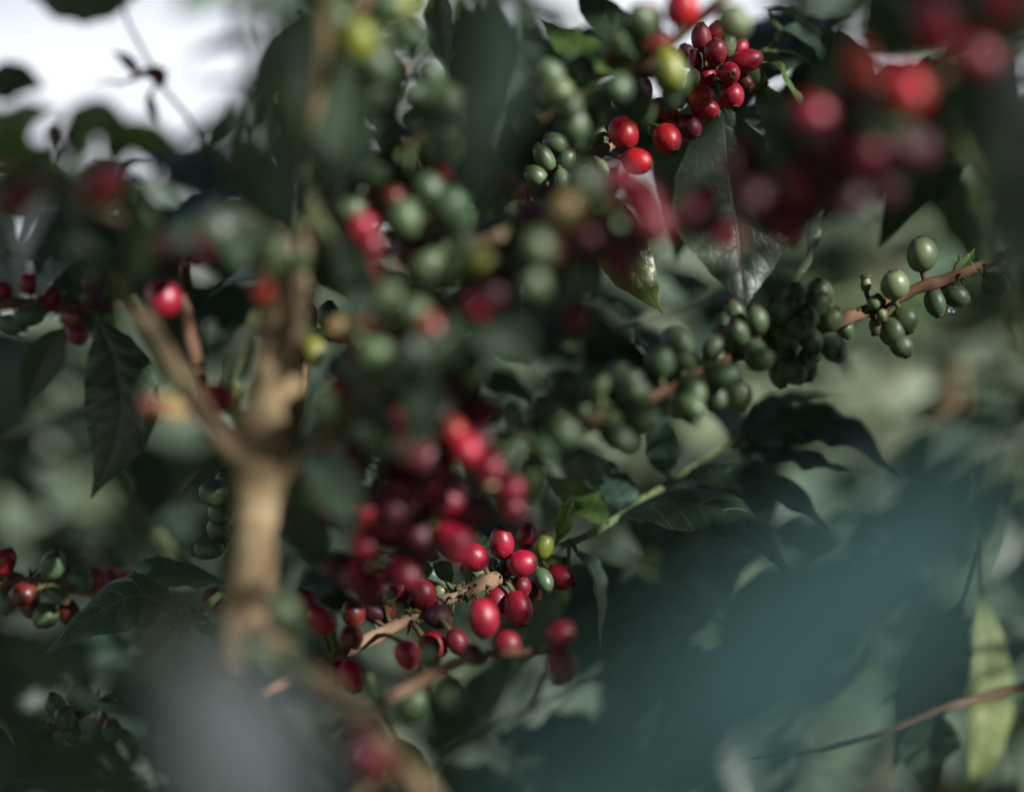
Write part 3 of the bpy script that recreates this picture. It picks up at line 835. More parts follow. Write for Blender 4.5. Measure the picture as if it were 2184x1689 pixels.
b.stem([(540, 1330, .455, 62), (610, 1400, .44, 56), (690, 1465, .425, 54), (780, 1545, .41, 54), (880, 1660, .395, 52), (960, 1780, .38, 48)], 'k', name='side_branch', nodes=.12)
b.stem([(470, 925, .50, 22), (425, 800, .52, 24), (400, 680, .53, 26), (392, 590, .54, 22), (400, 520, .55, 18)], 'r', name='side_branch', nodes=.3)
b.cherries([
    (347, 637, 84, 78, -80, 'R', -20, 15), (461, 850, 74, 70, 60, 'R', -22, 20), (365, 873, 66, 52, -10, 'T', -14, 10), (322, 864, 50, 48, 190, 'B', -10, 10),
    (772, 488, 74, 66, 70, 'R', -10, 15), (790, 523, 60, 56, 100, 'D', 0, 10), (779, 582, 88, 70, -70, 'D', -12, 15), (765, 679, 56, 50, 60, 'O', -10, 10),
    (669, 752, 66, 52, -80, 'Y', 40, 10), (586, 540, 70, 62, 100, 'L', -34, 20), (533, 476, 66, 56, 110, 'O', -26, 15), (538, 520, 56, 48, -90, 'O', -24, 15),
    (915, 582, 56, 50, 80, 'L', -6, 10), (955, 580, 56, 52, 60, 'L', -6, 10), (820, 627, 80, 66, 30, 'L', -10, 15), (1137, 603, 84, 72, -60, 'G', -14, 15),
    (854, 806, 66, 58, -70, 'G', -22, 15), (915, 700, 76, 60, -60, 'B', -14, 15), (1020, 650, 80, 66, -80, 'D', -12, 15), (1062, 722, 88, 66, -85, 'D', -4, 5),
    (1226, 676, 76, 60, -80, 'D', 6, 5), (1209, 452, 84, 72, 90, 'T', -14, 15), (1147, 529, 80, 70, -70, 'G', -20, 20), (1028, 556, 70, 54, 120, 'Y', -12, 10),
    (1369, 428, 110, 86, 100, 'R', -16, 15), (1392, 478, 92, 80, -60, 'D', -24, 20), (1328, 388, 76, 62, 100, 'R', -8, 10), (1280, 520, 88, 76, -80, 'M', -12, 10), (1330, 560, 84, 70, -80, 'D', -10, 10), (1240, 590, 90, 76, -90, 'G', -8, 10),
    (972, 700, 80, 64, -100, 'M', -8, 10), (860, 740, 70, 58, 150, 'B', -4, 10), (800, 790, 70, 60, 120, 'G', 0, 10), (1090, 590, 76, 66, -60, 'M', 0, 10), (1180, 640, 80, 70, -90, 'G', 2, 10), (720, 830, 60, 54, 120, 'D', 4, 10),
    (604, 1312, 84, 68, -75, 'G', -30, 15), (552, 1388, 74, 64, -60, 'L', -40, 15), (640, 560, 60, 50, 60, 'G', -20, 10), (560, 620, 50, 44, -120, 'O', -20, 10),
    (722, 700, 60, 50, 150, 'T', 0, 10), (850, 700, 70, 58, 80, 'O', 4, 10), (985, 525, 66, 54, 90, 'G', 4, 10)])
for sp, wd, nn in [([(700, 800, .455), (760, 850, .45), (800, 930, .445), (800, 1010, .44)], 120, (.2, -.9, .2)),
                   ([(850, 760, .44), (900, 830, .435), (900, 910, .43), (860, 990, .43)], 110, (.1, -.95, .2)),
                   ([(960, 680, .435), (1040, 700, .43), (1110, 740, .43), (1150, 800, .43)], 110, (0, -.85, .5)),
                   ([(1000, 640, .43), (960, 720, .425), (900, 760, .42), (820, 770, .42)], 120, (-.1, -.9, .4)),
                   ([(640, 960, .45), (700, 1010, .445), (740, 1080, .44), (740, 1170, .44)], 110, (.2, -.9, .2)),
                   ([(700, 500, .44), (750, 560, .435), (770, 640, .43), (750, 730, .43)], 90, (.3, -.9, .2))]:
    b.leaf(sp, wd, nn, None, 'a', wave=.07)
b.whorls(.35, 1, 'GGMGGM', 71, path=b.paths[3], per=(3, 6))
b.leaf([(585, 640, .49), (545, 700, .51), (505, 780, .525), (500, 860, .53), (522, 940, .53)], 110, (-.5, -.6, .5), (-.6, -.7, .3), 'o', fold=.2, wave=.09, wn=4)
b.leaf([(560, 600, .50), (520, 590, .53), (480, 610, .55), (440, 640, .57)], 90, (-.2, -.7, .7), None, 'a')

b.leaf([(640, 520, .44), (570, 430, .43), (520, 330, .425), (500, 210, .42)], 150, (-.3, -.9, .2), None, 'a')
b.leaf([(660, 420, .43), (720, 330, .42), (740, 230, .42), (735, 110, .42)], 130, (.4, -.9, .0), None, 'a')
b.leaf([(650, 330, .42), (620, 230, .41), (640, 120, .40), (690, 10, .40)], 150, (-.2, -.95, .1), None, 'a')
b.leaf([(610, 560, .44), (530, 520, .43), (440, 500, .42), (350, 540, .41)], 130, (0, -.85, .5), None, 'a')
b.leaf([(270, 610, .43), (200, 560, .42), (120, 540, .41), (50, 570, .40)], 110, (0, -.8, .55), None, 'a')
b.leaf([(280, 620, .43), (300, 540, .42), (300, 460, .41), (270, 370, .40)], 110, (.2, -.9, .3), None, 'a')

b.leaf([(1010, 640, .47), (1060, 560, .48), (1140, 490, .49), (1240, 440, .50)], 150, (0, -.8, .55), None, 'a')
b.leaf([(1030, 630, .47), (1090, 680, .48), (1150, 700, .49), (1250, 690, .50)], 130, (0, -.8, .55), None, 'a', wave=.1)
b.leaf([(900, 740, .47), (860, 800, .48), (840, 880, .49), (850, 980, .50)], 150, (-.2, -.9, .3), None, 'a')
b.leaf([(890, 750, .47), (820, 740, .48), (760, 780, .49), (710, 860, .50)], 130, (-.2, -.85, .45), None, 'a')
b.leaf([(960, 700, .47), (990, 780, .48), (980, 850, .49), (940, 930, .50)], 120, (.2, -.9, .3), None, 'a')
b.leaf([(800, 830, .47), (740, 900, .48), (690, 980, .49), (670, 1080, .50)], 130, (-.1, -.9, .3), None, 'a')
b.leaf([(660, 970, .47), (640, 1060, .48), (660, 1150, .49), (700, 1230, .50)], 120, (.2, -.9, .3), None, 'a')

# ------------------------------------------------------------------ hanging spray of dark cherries in the middle
b = Branch('coffee_branch', 'blurred drooping spray of dark red cherries hanging down beside the trunk', 'branch', P(880, 720, .46))
b.stem([(860, 700, .46, 30), (905, 790, .462, 30), (925, 870, .465, 30), (960, 930, .47, 28), (1020, 1010, .475, 24), (1085, 1070, .48, 18)], 'k', nodes=.25)
b.stem([(925, 870, .466, 26), (870, 940, .475, 24), (810, 1010, .485, 22), (780, 1090, .49, 20), (790, 1190, .495, 18), (790, 1260, .50, 14)], 'k', name='side_branch', nodes=.25)
b.stem([(800, 1030, .487, 20), (870, 1090, .49, 20), (950, 1120, .495, 18), (1000, 1160, .50, 14)], 'k', name='side_branch', nodes=.25)
b.cherries([
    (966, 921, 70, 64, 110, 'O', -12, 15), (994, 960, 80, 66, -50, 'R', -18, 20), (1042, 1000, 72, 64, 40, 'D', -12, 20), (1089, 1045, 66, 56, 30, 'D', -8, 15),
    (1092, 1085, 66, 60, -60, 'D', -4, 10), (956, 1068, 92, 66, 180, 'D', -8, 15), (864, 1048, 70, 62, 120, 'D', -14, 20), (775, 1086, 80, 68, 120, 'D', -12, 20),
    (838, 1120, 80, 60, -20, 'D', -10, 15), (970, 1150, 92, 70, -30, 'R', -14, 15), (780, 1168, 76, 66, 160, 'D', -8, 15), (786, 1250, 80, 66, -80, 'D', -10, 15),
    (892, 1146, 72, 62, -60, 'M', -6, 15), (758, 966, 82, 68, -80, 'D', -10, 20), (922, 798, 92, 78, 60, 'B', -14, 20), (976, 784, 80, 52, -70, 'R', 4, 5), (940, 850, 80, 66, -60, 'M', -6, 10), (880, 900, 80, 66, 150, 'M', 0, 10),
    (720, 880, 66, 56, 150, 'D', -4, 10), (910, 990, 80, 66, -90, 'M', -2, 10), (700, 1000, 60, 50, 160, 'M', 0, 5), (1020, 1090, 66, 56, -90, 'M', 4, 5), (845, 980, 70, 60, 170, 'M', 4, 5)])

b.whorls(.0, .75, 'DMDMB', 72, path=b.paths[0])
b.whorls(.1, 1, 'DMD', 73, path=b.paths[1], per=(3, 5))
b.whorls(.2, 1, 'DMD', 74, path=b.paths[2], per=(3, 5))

# ------------------------------------------------------------------ green chains at the upper middle
b = Branch('coffee_branch', 'blurred tan twig strung with plump green cherries at the upper middle', 'branch', P(640, 470, .5))
b.stem([(640, 480, .50, 26), (720, 420, .495, 26), (800, 355, .49, 26), (875, 305, .482, 28), (920, 270, .478, 26), (990, 200, .47, 22), (1030, 120, .465, 18)], 't', nodes=.25)
b.stem([(760, 390, .495, 20), (830, 440, .49, 20), (900, 470, .485, 18), (1000, 520, .48, 24), (1075, 500, .475, 26)], 't', name='side_branch', nodes=.25)
b.cherries([
    (885, 208, 66, 58, 100, 'G', -8, 15), (949, 222, 88, 62, -75, 'G', -14, 10), (939, 290, 82, 68, -30, 'G', -14, 20), (820, 297, 72, 60, 110, 'G', -10, 15),
    (806, 366, 80, 70, 190, 'G', -14, 15), (912, 403, 76, 66, -60, 'G', -14, 15), (864, 468, 92, 80, -80, 'G', -16, 15), (939, 369, 48, 42, -80, 'R', -6, 10), (755, 412, 64, 54, 170, 'G', 0, 10),
    (870, 350, 70, 60, -80, 'G', 6, 5), (770, 330, 70, 60, 120, 'G', 6, 10), (930, 340, 66, 56, -60, 'G', 4, 5), (740, 470, 70, 60, -100, 'G', 4, 5), (1010, 380, 64, 54, 0, 'G', 16, 5), (980, 470, 70, 58, 60, 'G', -2, 10), (1080, 385, 60, 50, 150, 'B', 20, 5)])
b.whorls(.25, .95, 'G', 75, path=b.paths[0], per=(3, 5))
b.whorls(.1, 1, 'GGGB', 76, path=b.paths[1], per=(3, 5))
b.leaf([(900, 300, .52), (890, 265, .54), (900, 240, .55), (960, 235, .56)], 70, (-.2, -.6, .8), None, 'y')
b.leaf([(930, 440, .50), (950, 490, .52), (985, 540, .53), (1010, 590, .54)], 66, (.5, -.6, .5), None, 'y', fold=.3)

b.leaf([(800, 360, .51), (850, 400, .52), (880, 470, .53), (860, 560, .54)], 140, (.1, -.9, .3), None, 'a')
b.leaf([(880, 320, .50), (960, 340, .51), (1030, 400, .52), (1070, 490, .53)], 140, (.2, -.85, .4), None, 'a')
b.leaf([(720, 420, .51), (690, 480, .52), (700, 560, .53), (740, 640, .54)], 130, (-.2, -.9, .3), None, 'a')
b.leaf([(960, 230, .50), (1000, 180, .51), (1010, 100, .52), (980, 20, .53)], 120, (.1, -.9, .3), None, 'a')

b = Branch('coffee_branch', 'blurred shaded twig with yellow green cherries at the top, above the trunk', 'branch', P(700, -120, .42))
b.stem([(830, -120, .44, 26), (790, -20, .44, 26), (740, 80, .44, 26), (720, 180, .45, 22), (730, 260, .46, 18)], 't', nodes=.3)
b.cherries([(762, 89, 96, 76, 80, 'Y', -18, 15), (680, 106, 76, 64, 130, 'Y', -8, 15), (751, 205, 78, 70, -80, 'L', -12, 20), (823, 17, 80, 68, 40, 'G', -8, 15), (715, 40, 80, 66, 150, 'G', -4, 10), (690, 165, 70, 60, -120, 'G', 0, 10), (780, 150, 70, 60, -20, 'G', 0, 10), (870, 80, 80, 66, 0, 'G', 10, 5)])
b.whorls(.2, .9, 'GGY', 77, per=(3, 5))
b.leaf([(760, 60, .5), (800, 120, .51), (820, 190, .52), (790, 270, .53)], 110, (.3, -.8, .4), None, 'a', wave=.1)
b.leaf([(800, -20, .5), (850, 20, .52), (880, 60, .54), (880, 130, .55)], 110, (.4, -.7, .5), None, 'a', wave=.1)
b.leaf([(720, 180, .5), (670, 230, .52), (640, 330, .53), (610, 440, .54)], 130, (-.4, -.8, .3), None, 'a', wave=.08)

b = Branch('coffee_branch', 'blurred twig left of the upper right cluster with pale green and coral red cherries', 'branch', P(1520, 20, .5))
b.stem([(1560, -20, .49, 24), (1460, 70, .5, 24), (1380, 130, .5, 26), (1290, 180, .505, 24), (1190, 240, .51, 20), (1120, 290, .515, 14)], 't', nodes=.3)
b.cherries([(1452, 18, 84, 74, 80, 'S', -10, 15), (1378, 42, 80, 64, 150, 'S', -6, 10), (1185, 201, 80, 70, 110, 'L', -10, 25), (1222, 262, 82, 68, -80, 'G', -10, 20), (1272, 214, 76, 66, 60, 'G', -4, 20),
            (1427, 145, 92, 60, -75, 'Y', -14, 10), (1400, 92, 80, 50, 30, 'B', -8, 10), (1564, 48, 80, 70, -60, 'L', -6, 20), (1130, 265, 66, 56, 200, 'G', 0, 10), (1320, 110, 64, 52, 150, 'B', 4, 5), (1150, 180, 44, 38, 170, 'R', 2, 5), (1240, 165, 60, 52, 100, 'G', 2, 10), (1430, 210, 60, 50, -80, 'G', 8, 5)])
b.whorls(.35, 1, 'GGG', 78, per=(3, 5))
b.leaf([(1340, 165, .52), (1280, 140, .53), (1210, 90, .54), (1150, 40, .55)], 100, (-.2, -.5, .85), None, 'y', wave=.08)
b.leaf([(1360, 130, .53), (1330, 80, .54), (1270, 20, .55), (1230, -40, .56)], 90, (-.3, -.6, .7), None, 'a')

# ------------------------------------------------------------------ big blurred branch at the far upper right
b = Branch('coffee_branch', 'strongly blurred leafy branch of red and orange cherries in the upper right corner', 'branch', P(2260, 0, .37))
b.stem([(2280, -10, .37, 34), (2160, 60, .375, 34), (2040, 130, .38, 34), (1930, 230, .385, 32), (1830, 310, .39, 30), (1720, 370, .40, 28), (1600, 430, .405, 24), (1500, 490, .41, 20)], 'k', nodes=.25)
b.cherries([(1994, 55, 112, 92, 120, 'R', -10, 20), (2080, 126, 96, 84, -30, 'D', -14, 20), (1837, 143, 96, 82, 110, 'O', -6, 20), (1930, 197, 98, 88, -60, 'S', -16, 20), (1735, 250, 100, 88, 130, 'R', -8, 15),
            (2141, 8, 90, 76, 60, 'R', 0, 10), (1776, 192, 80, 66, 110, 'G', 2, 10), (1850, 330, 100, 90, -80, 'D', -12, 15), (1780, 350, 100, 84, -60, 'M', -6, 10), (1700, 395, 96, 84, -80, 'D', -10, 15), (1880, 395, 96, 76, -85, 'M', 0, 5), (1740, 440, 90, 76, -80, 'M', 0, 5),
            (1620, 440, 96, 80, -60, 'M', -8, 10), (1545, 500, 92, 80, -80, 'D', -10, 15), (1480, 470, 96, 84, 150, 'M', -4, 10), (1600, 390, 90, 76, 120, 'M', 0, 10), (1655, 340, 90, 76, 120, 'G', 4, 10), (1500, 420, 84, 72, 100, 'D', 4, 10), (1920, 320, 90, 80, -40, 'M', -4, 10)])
b.whorls(.45, 1, 'MDMG', 79, per=(4, 6))
b.leaf([(2020, 120, .41), (1960, 60, .42), (1900, 10, .43), (1840, -60, .44)], 200, (-.2, -.5, .8), None, 'a')
b.leaf([(1990, 190, .40), (1960, 270, .41), (1900, 350, .42), (1880, 440, .43)], 150, (.2, -.8, .4), None, 'a', wave=.1)
b.leaf([(1860, 290, .40), (1760, 300, .41), (1660, 260, .42), (1580, 260, .43)], 150, (0, -.7, .7), None, 'a', wave=.1)
b.leaf([(1800, 330, .41), (1740, 400, .42), (1700, 460, .43), (1690, 560, .44)], 130, (.3, -.8, .4), None, 'a')

b.leaf([(2060, 120, .40), (2100, 210, .41), (2110, 310, .42), (2080, 420, .43)], 150, (.1, -.9, .3), None, 'a')
b.leaf([(2120, 80, .40), (2060, 30, .40), (1980, -20, .40), (1900, -60, .40)], 150, (0, -.8, .5), None, 'a')
b.leaf([(1900, 250, .42), (1840, 210, .43), (1790, 130, .44), (1780, 30, .45)], 150, (-.1, -.9, .3), None, 'a')

# ------------------------------------------------------------------ lone foreground cherries twig, bottom
b = Branch('coffee_branch', 'strongly blurred twig with one large dark red cherry at the bottom edge', 'branch', P(700, 1820, .38))
b.stem([(690, 1840, .40, 24), (740, 1740, .40, 24), (800, 1670, .40, 22), (850, 1600, .40, 16)], 'k')
b.cherries([(784, 1616, 108, 92, 110, 'D', -12, 15), (800, 1655, 60, 50, -80, 'B', 0, 5)])

b = Branch('coffee_branch', 'short blurred tan twig with dark red cherries under the sharp red cluster', 'branch', P(860, 1460, .5))
b.stem([(690, 1570, .49, 20), (780, 1522, .497, 22), (880, 1462, .503, 27), (950, 1425, .506, 28), (1010, 1398, .508, 24)], 't', nodes=.2)
b.stem([(1000, 1400, .508, 16), (1080, 1392, .52, 14), (1160, 1388, .53, 13), (1215, 1390, .53, 12)], 'r', name='side_twig', nodes=.2)
b.cherries([(1197, 1353, 72, 64, 40, 'D', -6, 15), (1200, 1418, 76, 66, -80, 'D', -8, 10), (960, 1485, 76, 64, -80, 'G', 0, 10), (880, 1500, 80, 66, -100, 'G', 6, 5), (915, 1400, 56, 46, 90, 'G', 6, 5), (1010, 1395, 60, 50, 120, 'M', 8, 5)])

b = Branch('coffee_branch', 'dull brown twig with green cherries standing just behind the trunk', 'branch', P(420, 1180, .6))
b.stem([(640, 640, .60, 18), (668, 670, .60, 20), (650, 760, .60, 18), (640, 860, .60, 16), (600, 980, .60, 14), (520, 1100, .60, 14), (430, 1180, .60, 12)], 't', nodes=.2)
b.cherries([(700, 672, 62, 44, 80, 'G', -6, 10), (668, 722, 50, 50, 90, 'G', -8, 10), (740, 705, 58, 46, 60, 'B', -4, 10), (648, 660, 50, 40, 100, 'G', 4, 10),
            (455, 1050, 66, 56, 140, 'G', -16, 10), (470, 1092, 60, 52, -100, 'G', -6, 10), (482, 1030, 56, 48, 100, 'G', -4, 10), (445, 1172, 66, 44, 185, 'G', -12, 5), (468, 1130, 56, 50, -60, 'G', -4, 10)])

b = Branch('coffee_branch', 'small far twig of pale green cherries glinting between trunk and green chain', 'branch', P(690, 520, .72))
b.stem([(690, 540, .72, 14), (700, 480, .72, 15), (712, 420, .72, 14), (730, 350, .72, 12)], 't')
b.cherries([(679, 408, 46, 36, 150, 'L', -4, 10), (707, 440, 48, 38, -140, 'L', -8, 10), (735, 405, 46, 36, 30, 'L', -4, 10), (668, 440, 42, 34, 190, 'G', 0, 5), (690, 385, 40, 34, 100, 'L', 0, 5), (750, 430, 44, 36, -20, 'L', 0, 10), (700, 465, 50, 40, -120, 'L', -6, 10), (725, 380, 40, 34, 80, 'G', 2, 10)])

# ------------------------------------------------------------------ upper left, against the sky
b = Branch('coffee_branch', 'thin bare twig with tiny reddish young leaves silhouetted against the white sky', 'branch', P(440, 330, .76))
b.stem([(440, 330, .76, 10), (400, 250, .76, 9), (350, 190, .76, 9), (300, 100, .76, 8), (270, 40, .76, 7), (255, -40, .76, 6)], 'r')
RED = bpy.data.materials.new('dummy')
bpy.data.materials.remove(RED)
LM['r'] = leaf_mat("coffee_leaf_bronze", (0.10, 0.012, 0.014), (0.13, 0.02, 0.016), (0.10, 0.02, 0.02), (0.16, 0.05, 0.03), tcol=(0.25, 0.03, 0.03))
b.leaf([(300, 165, .76), (285, 145, .76), (265, 125, .76), (235, 108, .76)], 28, (-.3, -.8, .4), None, 'r')
b.leaf([(345, 185, .76), (320, 165, .755), (295, 165, .75), (275, 180, .745)], 40, (-.2, -.8, .5), None, 'r')
b.leaf([(350, 190, .76), (345, 165, .76), (330, 150, .76), (300, 148, .76)], 30, (-.2, -.8, .5), None, 'r')
b.leaf([(318, 190, .76), (320, 220, .76), (328, 245, .76), (340, 270, .76)], 26, (.5, -.8, .4), None, 'a')
b.leaf([(262, 186, .76), (240, 178, .76), (215, 180, .76), (190, 182, .76)], 32, (0, -.4, .9), None, 'y')

b = Branch('coffee_branch', 'heavily blurred left branch with one dark red cherry among shadowed leaves', 'branch', P(-60, 330, .42))
b.stem([(-60, 330, .42, 30), (40, 360, .42, 30), (140, 410, .42, 28), (240, 460, .42, 26), (330, 520, .425, 24), (430, 540, .43, 18)], 'k')
b.cherries([(212, 388, 100, 90, 40, 'D', -14, 20), (122, 290, 70, 56, 90, 'M', 4, 10), (30, 420, 84, 70, 190, 'B', -4, 10), (420, 530, 110, 84, 0, 'M', -8, 10), (360, 540, 90, 76, -120, 'M', 0, 10), (300, 470, 80, 70, 100, 'G', 4, 10)])
b.leaf([(200, 440, .43), (240, 380, .44), (280, 350, .45), (350, 330, .46)], 120, (.1, -.7, .7), None, 'a')
b.leaf([(260, 470, .44), (290, 500, .45), (330, 510, .46), (380, 480, .48)], 120, (.2, -.8, .5), None, 'a', wave=.08)
b.leaf([(120, 420, .43), (80, 470, .44), (50, 520, .45), (40, 580, .46)], 110, (-.2, -.8, .5), None, 'a')
b.leaf([(380, 520, .44), (420, 470, .46), (470, 420, .48), (560, 400, .50)], 150, (.1, -.8, .5), None, 'a', wave=.06)
b.leaf([(160, 430, .42), (180, 480, .43), (200, 540, .44), (190, 610, .45)], 140, (0, -.8, .5), None, 'a')

# ------------------------------------------------------------------ lone foreground leaves
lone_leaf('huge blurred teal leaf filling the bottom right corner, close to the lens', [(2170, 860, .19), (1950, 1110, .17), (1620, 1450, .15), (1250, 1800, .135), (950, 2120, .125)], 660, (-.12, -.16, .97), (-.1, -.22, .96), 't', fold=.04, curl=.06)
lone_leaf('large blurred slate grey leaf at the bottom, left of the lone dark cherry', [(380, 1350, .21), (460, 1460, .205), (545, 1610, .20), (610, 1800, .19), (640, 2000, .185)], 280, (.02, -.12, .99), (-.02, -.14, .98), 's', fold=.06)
lone_leaf('long blurred dark green leaf hanging from the top edge, right of the green chain', [(1050, -170, .31), (1045, 20, .31), (1035, 180, .31), (1025, 330, .31), (1015, 520, .31)], 170, (.1, -.85, .5), (-.1, -.95, .2), 'b')
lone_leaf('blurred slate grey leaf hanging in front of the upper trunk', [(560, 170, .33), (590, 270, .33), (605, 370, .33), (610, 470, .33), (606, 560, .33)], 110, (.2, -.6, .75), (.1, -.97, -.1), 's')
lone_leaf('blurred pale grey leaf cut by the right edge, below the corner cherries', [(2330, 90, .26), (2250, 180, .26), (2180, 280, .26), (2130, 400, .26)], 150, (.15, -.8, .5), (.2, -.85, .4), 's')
lone_leaf('blurred nearly black leaf at the right edge beside the green branch tip', [(2260, 230, .34), (2210, 350, .34), (2170, 490, .34), (2165, 660, .34)], 190, (-.55, -.85, .05), None, 'a')
lone_leaf('blurred dark leaf crossing the lower left, below the budding shoot', [(170, 1430, .33), (270, 1460, .32), (370, 1530, .31), (450, 1650, .30), (480, 1800, .29)], 170, (.1, -.75, .55), None, 'a')
lone_leaf('blurred wavy leaf at the left edge over the low rusty twig', [(-90, 1380, .42), (10, 1400, .42), (110, 1450, .43), (220, 1520, .44)], 110, (.1, -.45, .85), None, 'b', wave=.15)
lone_leaf('blurred leaf in the bottom left corner under the low rusty twig', [(-120, 1690, .34), (40, 1640, .34), (180, 1640, .35), (330, 1700, .36)], 220, (0, -.5, .85), None, 'b', wave=.1)
lone_leaf('blurred striped leaf hanging at the bottom, right of the lone dark cherry', [(840, 1560, .52), (870, 1620, .52), (890, 1700, .52), (880, 1800, .52)], 100, (-.3, -.75, .5), None, 'a')
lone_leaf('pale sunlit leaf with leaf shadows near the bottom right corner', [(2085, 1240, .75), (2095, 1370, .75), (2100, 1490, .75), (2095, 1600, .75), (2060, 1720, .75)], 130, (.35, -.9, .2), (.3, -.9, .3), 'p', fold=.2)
lone_leaf('dark leaf beside the pale sunlit leaf near the bottom right corner', [(2050, 1270, .72), (2010, 1390, .72), (1960, 1500, .72), (1900, 1640, .72)], 150, (-.5, -.8, .3), None, 'a')
lone_leaf('dark folded leaf at the top edge, beside the long hanging leaf', [(935, -60, .66), (940, 20, .66), (950, 100, .66), (958, 170, .66)], 80, (-.5, -.8, .3), None, 'a', fold=.4, wave=.1)
lone_leaf('black leaf on the top edge in front of the white sky', [(40, -70, .84), (100, -20, .84), (170, 0, .84), (240, 0, .84), (330, -40, .84)], 100, (0, -.85, -.4), None, 'a', wave=.2)
b = Branch('leafy_shoot', 'green shoot with broad leaves rising into the sky gap at the upper left', 'shoot', P(-60, 375, 1.02))
b.stem([(-60, 385, 1.02, 12), (60, 365, 1.02, 12), (180, 355, 1.02, 11), (300, 375, 1.04, 9), (420, 425, 1.06, 8)], 'g')
for sp, wd in [([(60, 363, 1.02), (40, 305, 1.00), (60, 255, 0.99), (130, 235, 0.98)], 110), ([(150, 355, 1.02), (170, 295, 1.01), (220, 260, 1.00), (300, 305, 0.99)], 120), ([(250, 365, 1.03), (260, 315, 1.04), (330, 305, 1.05), (420, 345, 1.06)], 110),
               ([(100, 365, 1.02), (150, 415, 1.00), (230, 435, 0.99), (320, 425, 0.98)], 120), ([(330, 390, 1.04), (380, 365, 1.02), (440, 355, 1.01), (520, 385, 1.00)], 110), ([(10, 375, 1.02), (-20, 315, 1.01), (-10, 265, 1.00), (30, 235, 0.99)], 110)]:
    b.leaf(sp, wd, (-.1, -.95, .3), (.1, -.95, .2), 'y', wave=.05)
lone_leaf('rounded dark leaf at the left edge just under the sky', [(-40, 210, .85), (0, 185, .85), (45, 175, .85), (100, 190, .85)], 100, (0, -.95, .3), None, 'a')

b = Branch('coffee_branch', 'thin bare brown twig crossing the bottom right corner before a pale leaf', 'branch', P(2260, 1450, .68))
b.stem([(2260, 1440, .68, 16), (2184, 1462, .68, 17), (2110, 1482, .68, 18), (2020, 1505, .68, 16), (1930, 1540, .68, 14), (1840, 1572, .68, 11), (1720, 1600, .68, 8), (1600, 1612, .68, 4)], 't', nodes=.3)
b.leaf([(2000, 1510, .68), (1985, 1560, .69), (1975, 1620, .70), (1990, 1720, .71)], 130, (0, -.75, .6), None, 'a')
b = Branch('coffee_branch', 'slender olive stem slanting behind the hanging leaf at the left', 'branch', P(420, 1260, .85))
b.stem([(430, 1260, .85, 16), (360, 1170, .85, 17), (290, 1085, .85, 15), (235, 1010, .85, 13), (190, 940, .85, 10)], 'g', nodes=.3)
b = Branch('coffee_branch', 'thin blurred stem running down the right edge under the corner cherries', 'branch', P(1990, 150, .42))
b.stem([(1990, 150, .40, 18), (2040, 290, .41, 17), (2090, 390, .42, 16), (2130, 480, .43, 15), (2150, 640, .44, 15), (2184, 760, .45, 15)], 'g', nodes=.2)
# ------------------------------------------------------------------ water drops
DROP, t, out = new_mat("water")
gl = node(t, "ShaderNodeBsdfPrincipled")
gl.inputs["Base Color"].default_value = (0.95, 0.97, 1, 1)
gl.inputs["Roughness"].default_value = 0.02
gl.inputs["IOR"].default_value = 1.33
gl.inputs["Transmission Weight"].default_value = 1.0
t.links.new(gl.outputs[0], out.inputs[0])


def drop(x, y, d, px, label):
    r = px * .5 * K * d
    vs, fs = [], []
    for i in range(11):
        th = math.pi * i / 10
        rr = r * math.sin(th) * (1 - .25 * max(0, -math.cos(th)) * 0 - .2 * (i < 4) * (1 - i / 4))
        for j in range(14):
            a = 2 * math.pi * j / 14
            vs.append(Vector((rr * math.cos(a), rr * math.sin(a), r * math.cos(th) * 1.1)))
    for i in range(10):
        for j in range(14):
            a, c = i * 14 + j, i * 14 + (j + 1) % 14
            fs.append((a, a + 14, c + 14, c))
    tag(mesh_obj('water_drop', vs, fs, DROP, None, P(x, y, d)), label, 'water drop')


drop(752, 1037, .50, 26, 'bright water drop glinting among the dark cherries beside the trunk')
drop(2030, 662, .602, 16, 'clear water drop under a dark green cherry at the right')
drop(44, 712, .662, 12, 'small water drop hanging under a green cherry at the left edge')
drop(158, 1523, .622, 12, 'tiny water drop on the rusty twig in the bottom left corner')

# ------------------------------------------------------------------ ground and hillside
GM, t, out = new_mat("grassy_soil")
gb = node(t, "ShaderNodeBsdfPrincipled")
tc = node(t, "ShaderNodeTexCoord")
n1 = node(t, "ShaderNodeTexNoise")
n1.inputs["Scale"].default_value = 2.2
n1.inputs["Detail"].default_value = 8
t.links.new(tc.outputs["Object"], n1.inputs["Vector"])
r = node(t, "ShaderNodeValToRGB")
r.color_ramp.elements[0].position = .38
r.color_ramp.elements[0].color = (.02, .036, .024, 1)
r.color_ramp.elements[1].position = .64
r.color_ramp.elements[1].color = (.34, .38, .27, 1)
e = r.color_ramp.elements.new(.52)
e.color = (.10, .14, .075, 1)
t.links.new(n1.outputs["Fac"], r.inputs[0])
t.links.new(r.outputs[0], gb.inputs["Base Color"])
gb.inputs["Roughness"].default_value = .9
t.links.new(gb.outputs[0], out.inputs[0])


def ground_z(x, y):
    h = 0.0
    if y > 3.0:
        h = min((y - 3.0) * 0.33, 3.4 + 0.02 * (y - 3))
        h *= 1 / (1 + math.exp(-(x + 3.5) * 0.45)) * 0.55 + 0.45
    return h + 0.06 * noise.noise(Vector((x * .7, y * .7, 0))) + .25 * noise.noise(Vector((x * .15, y * .15, 3))) * min(1, max(0, y / 6))


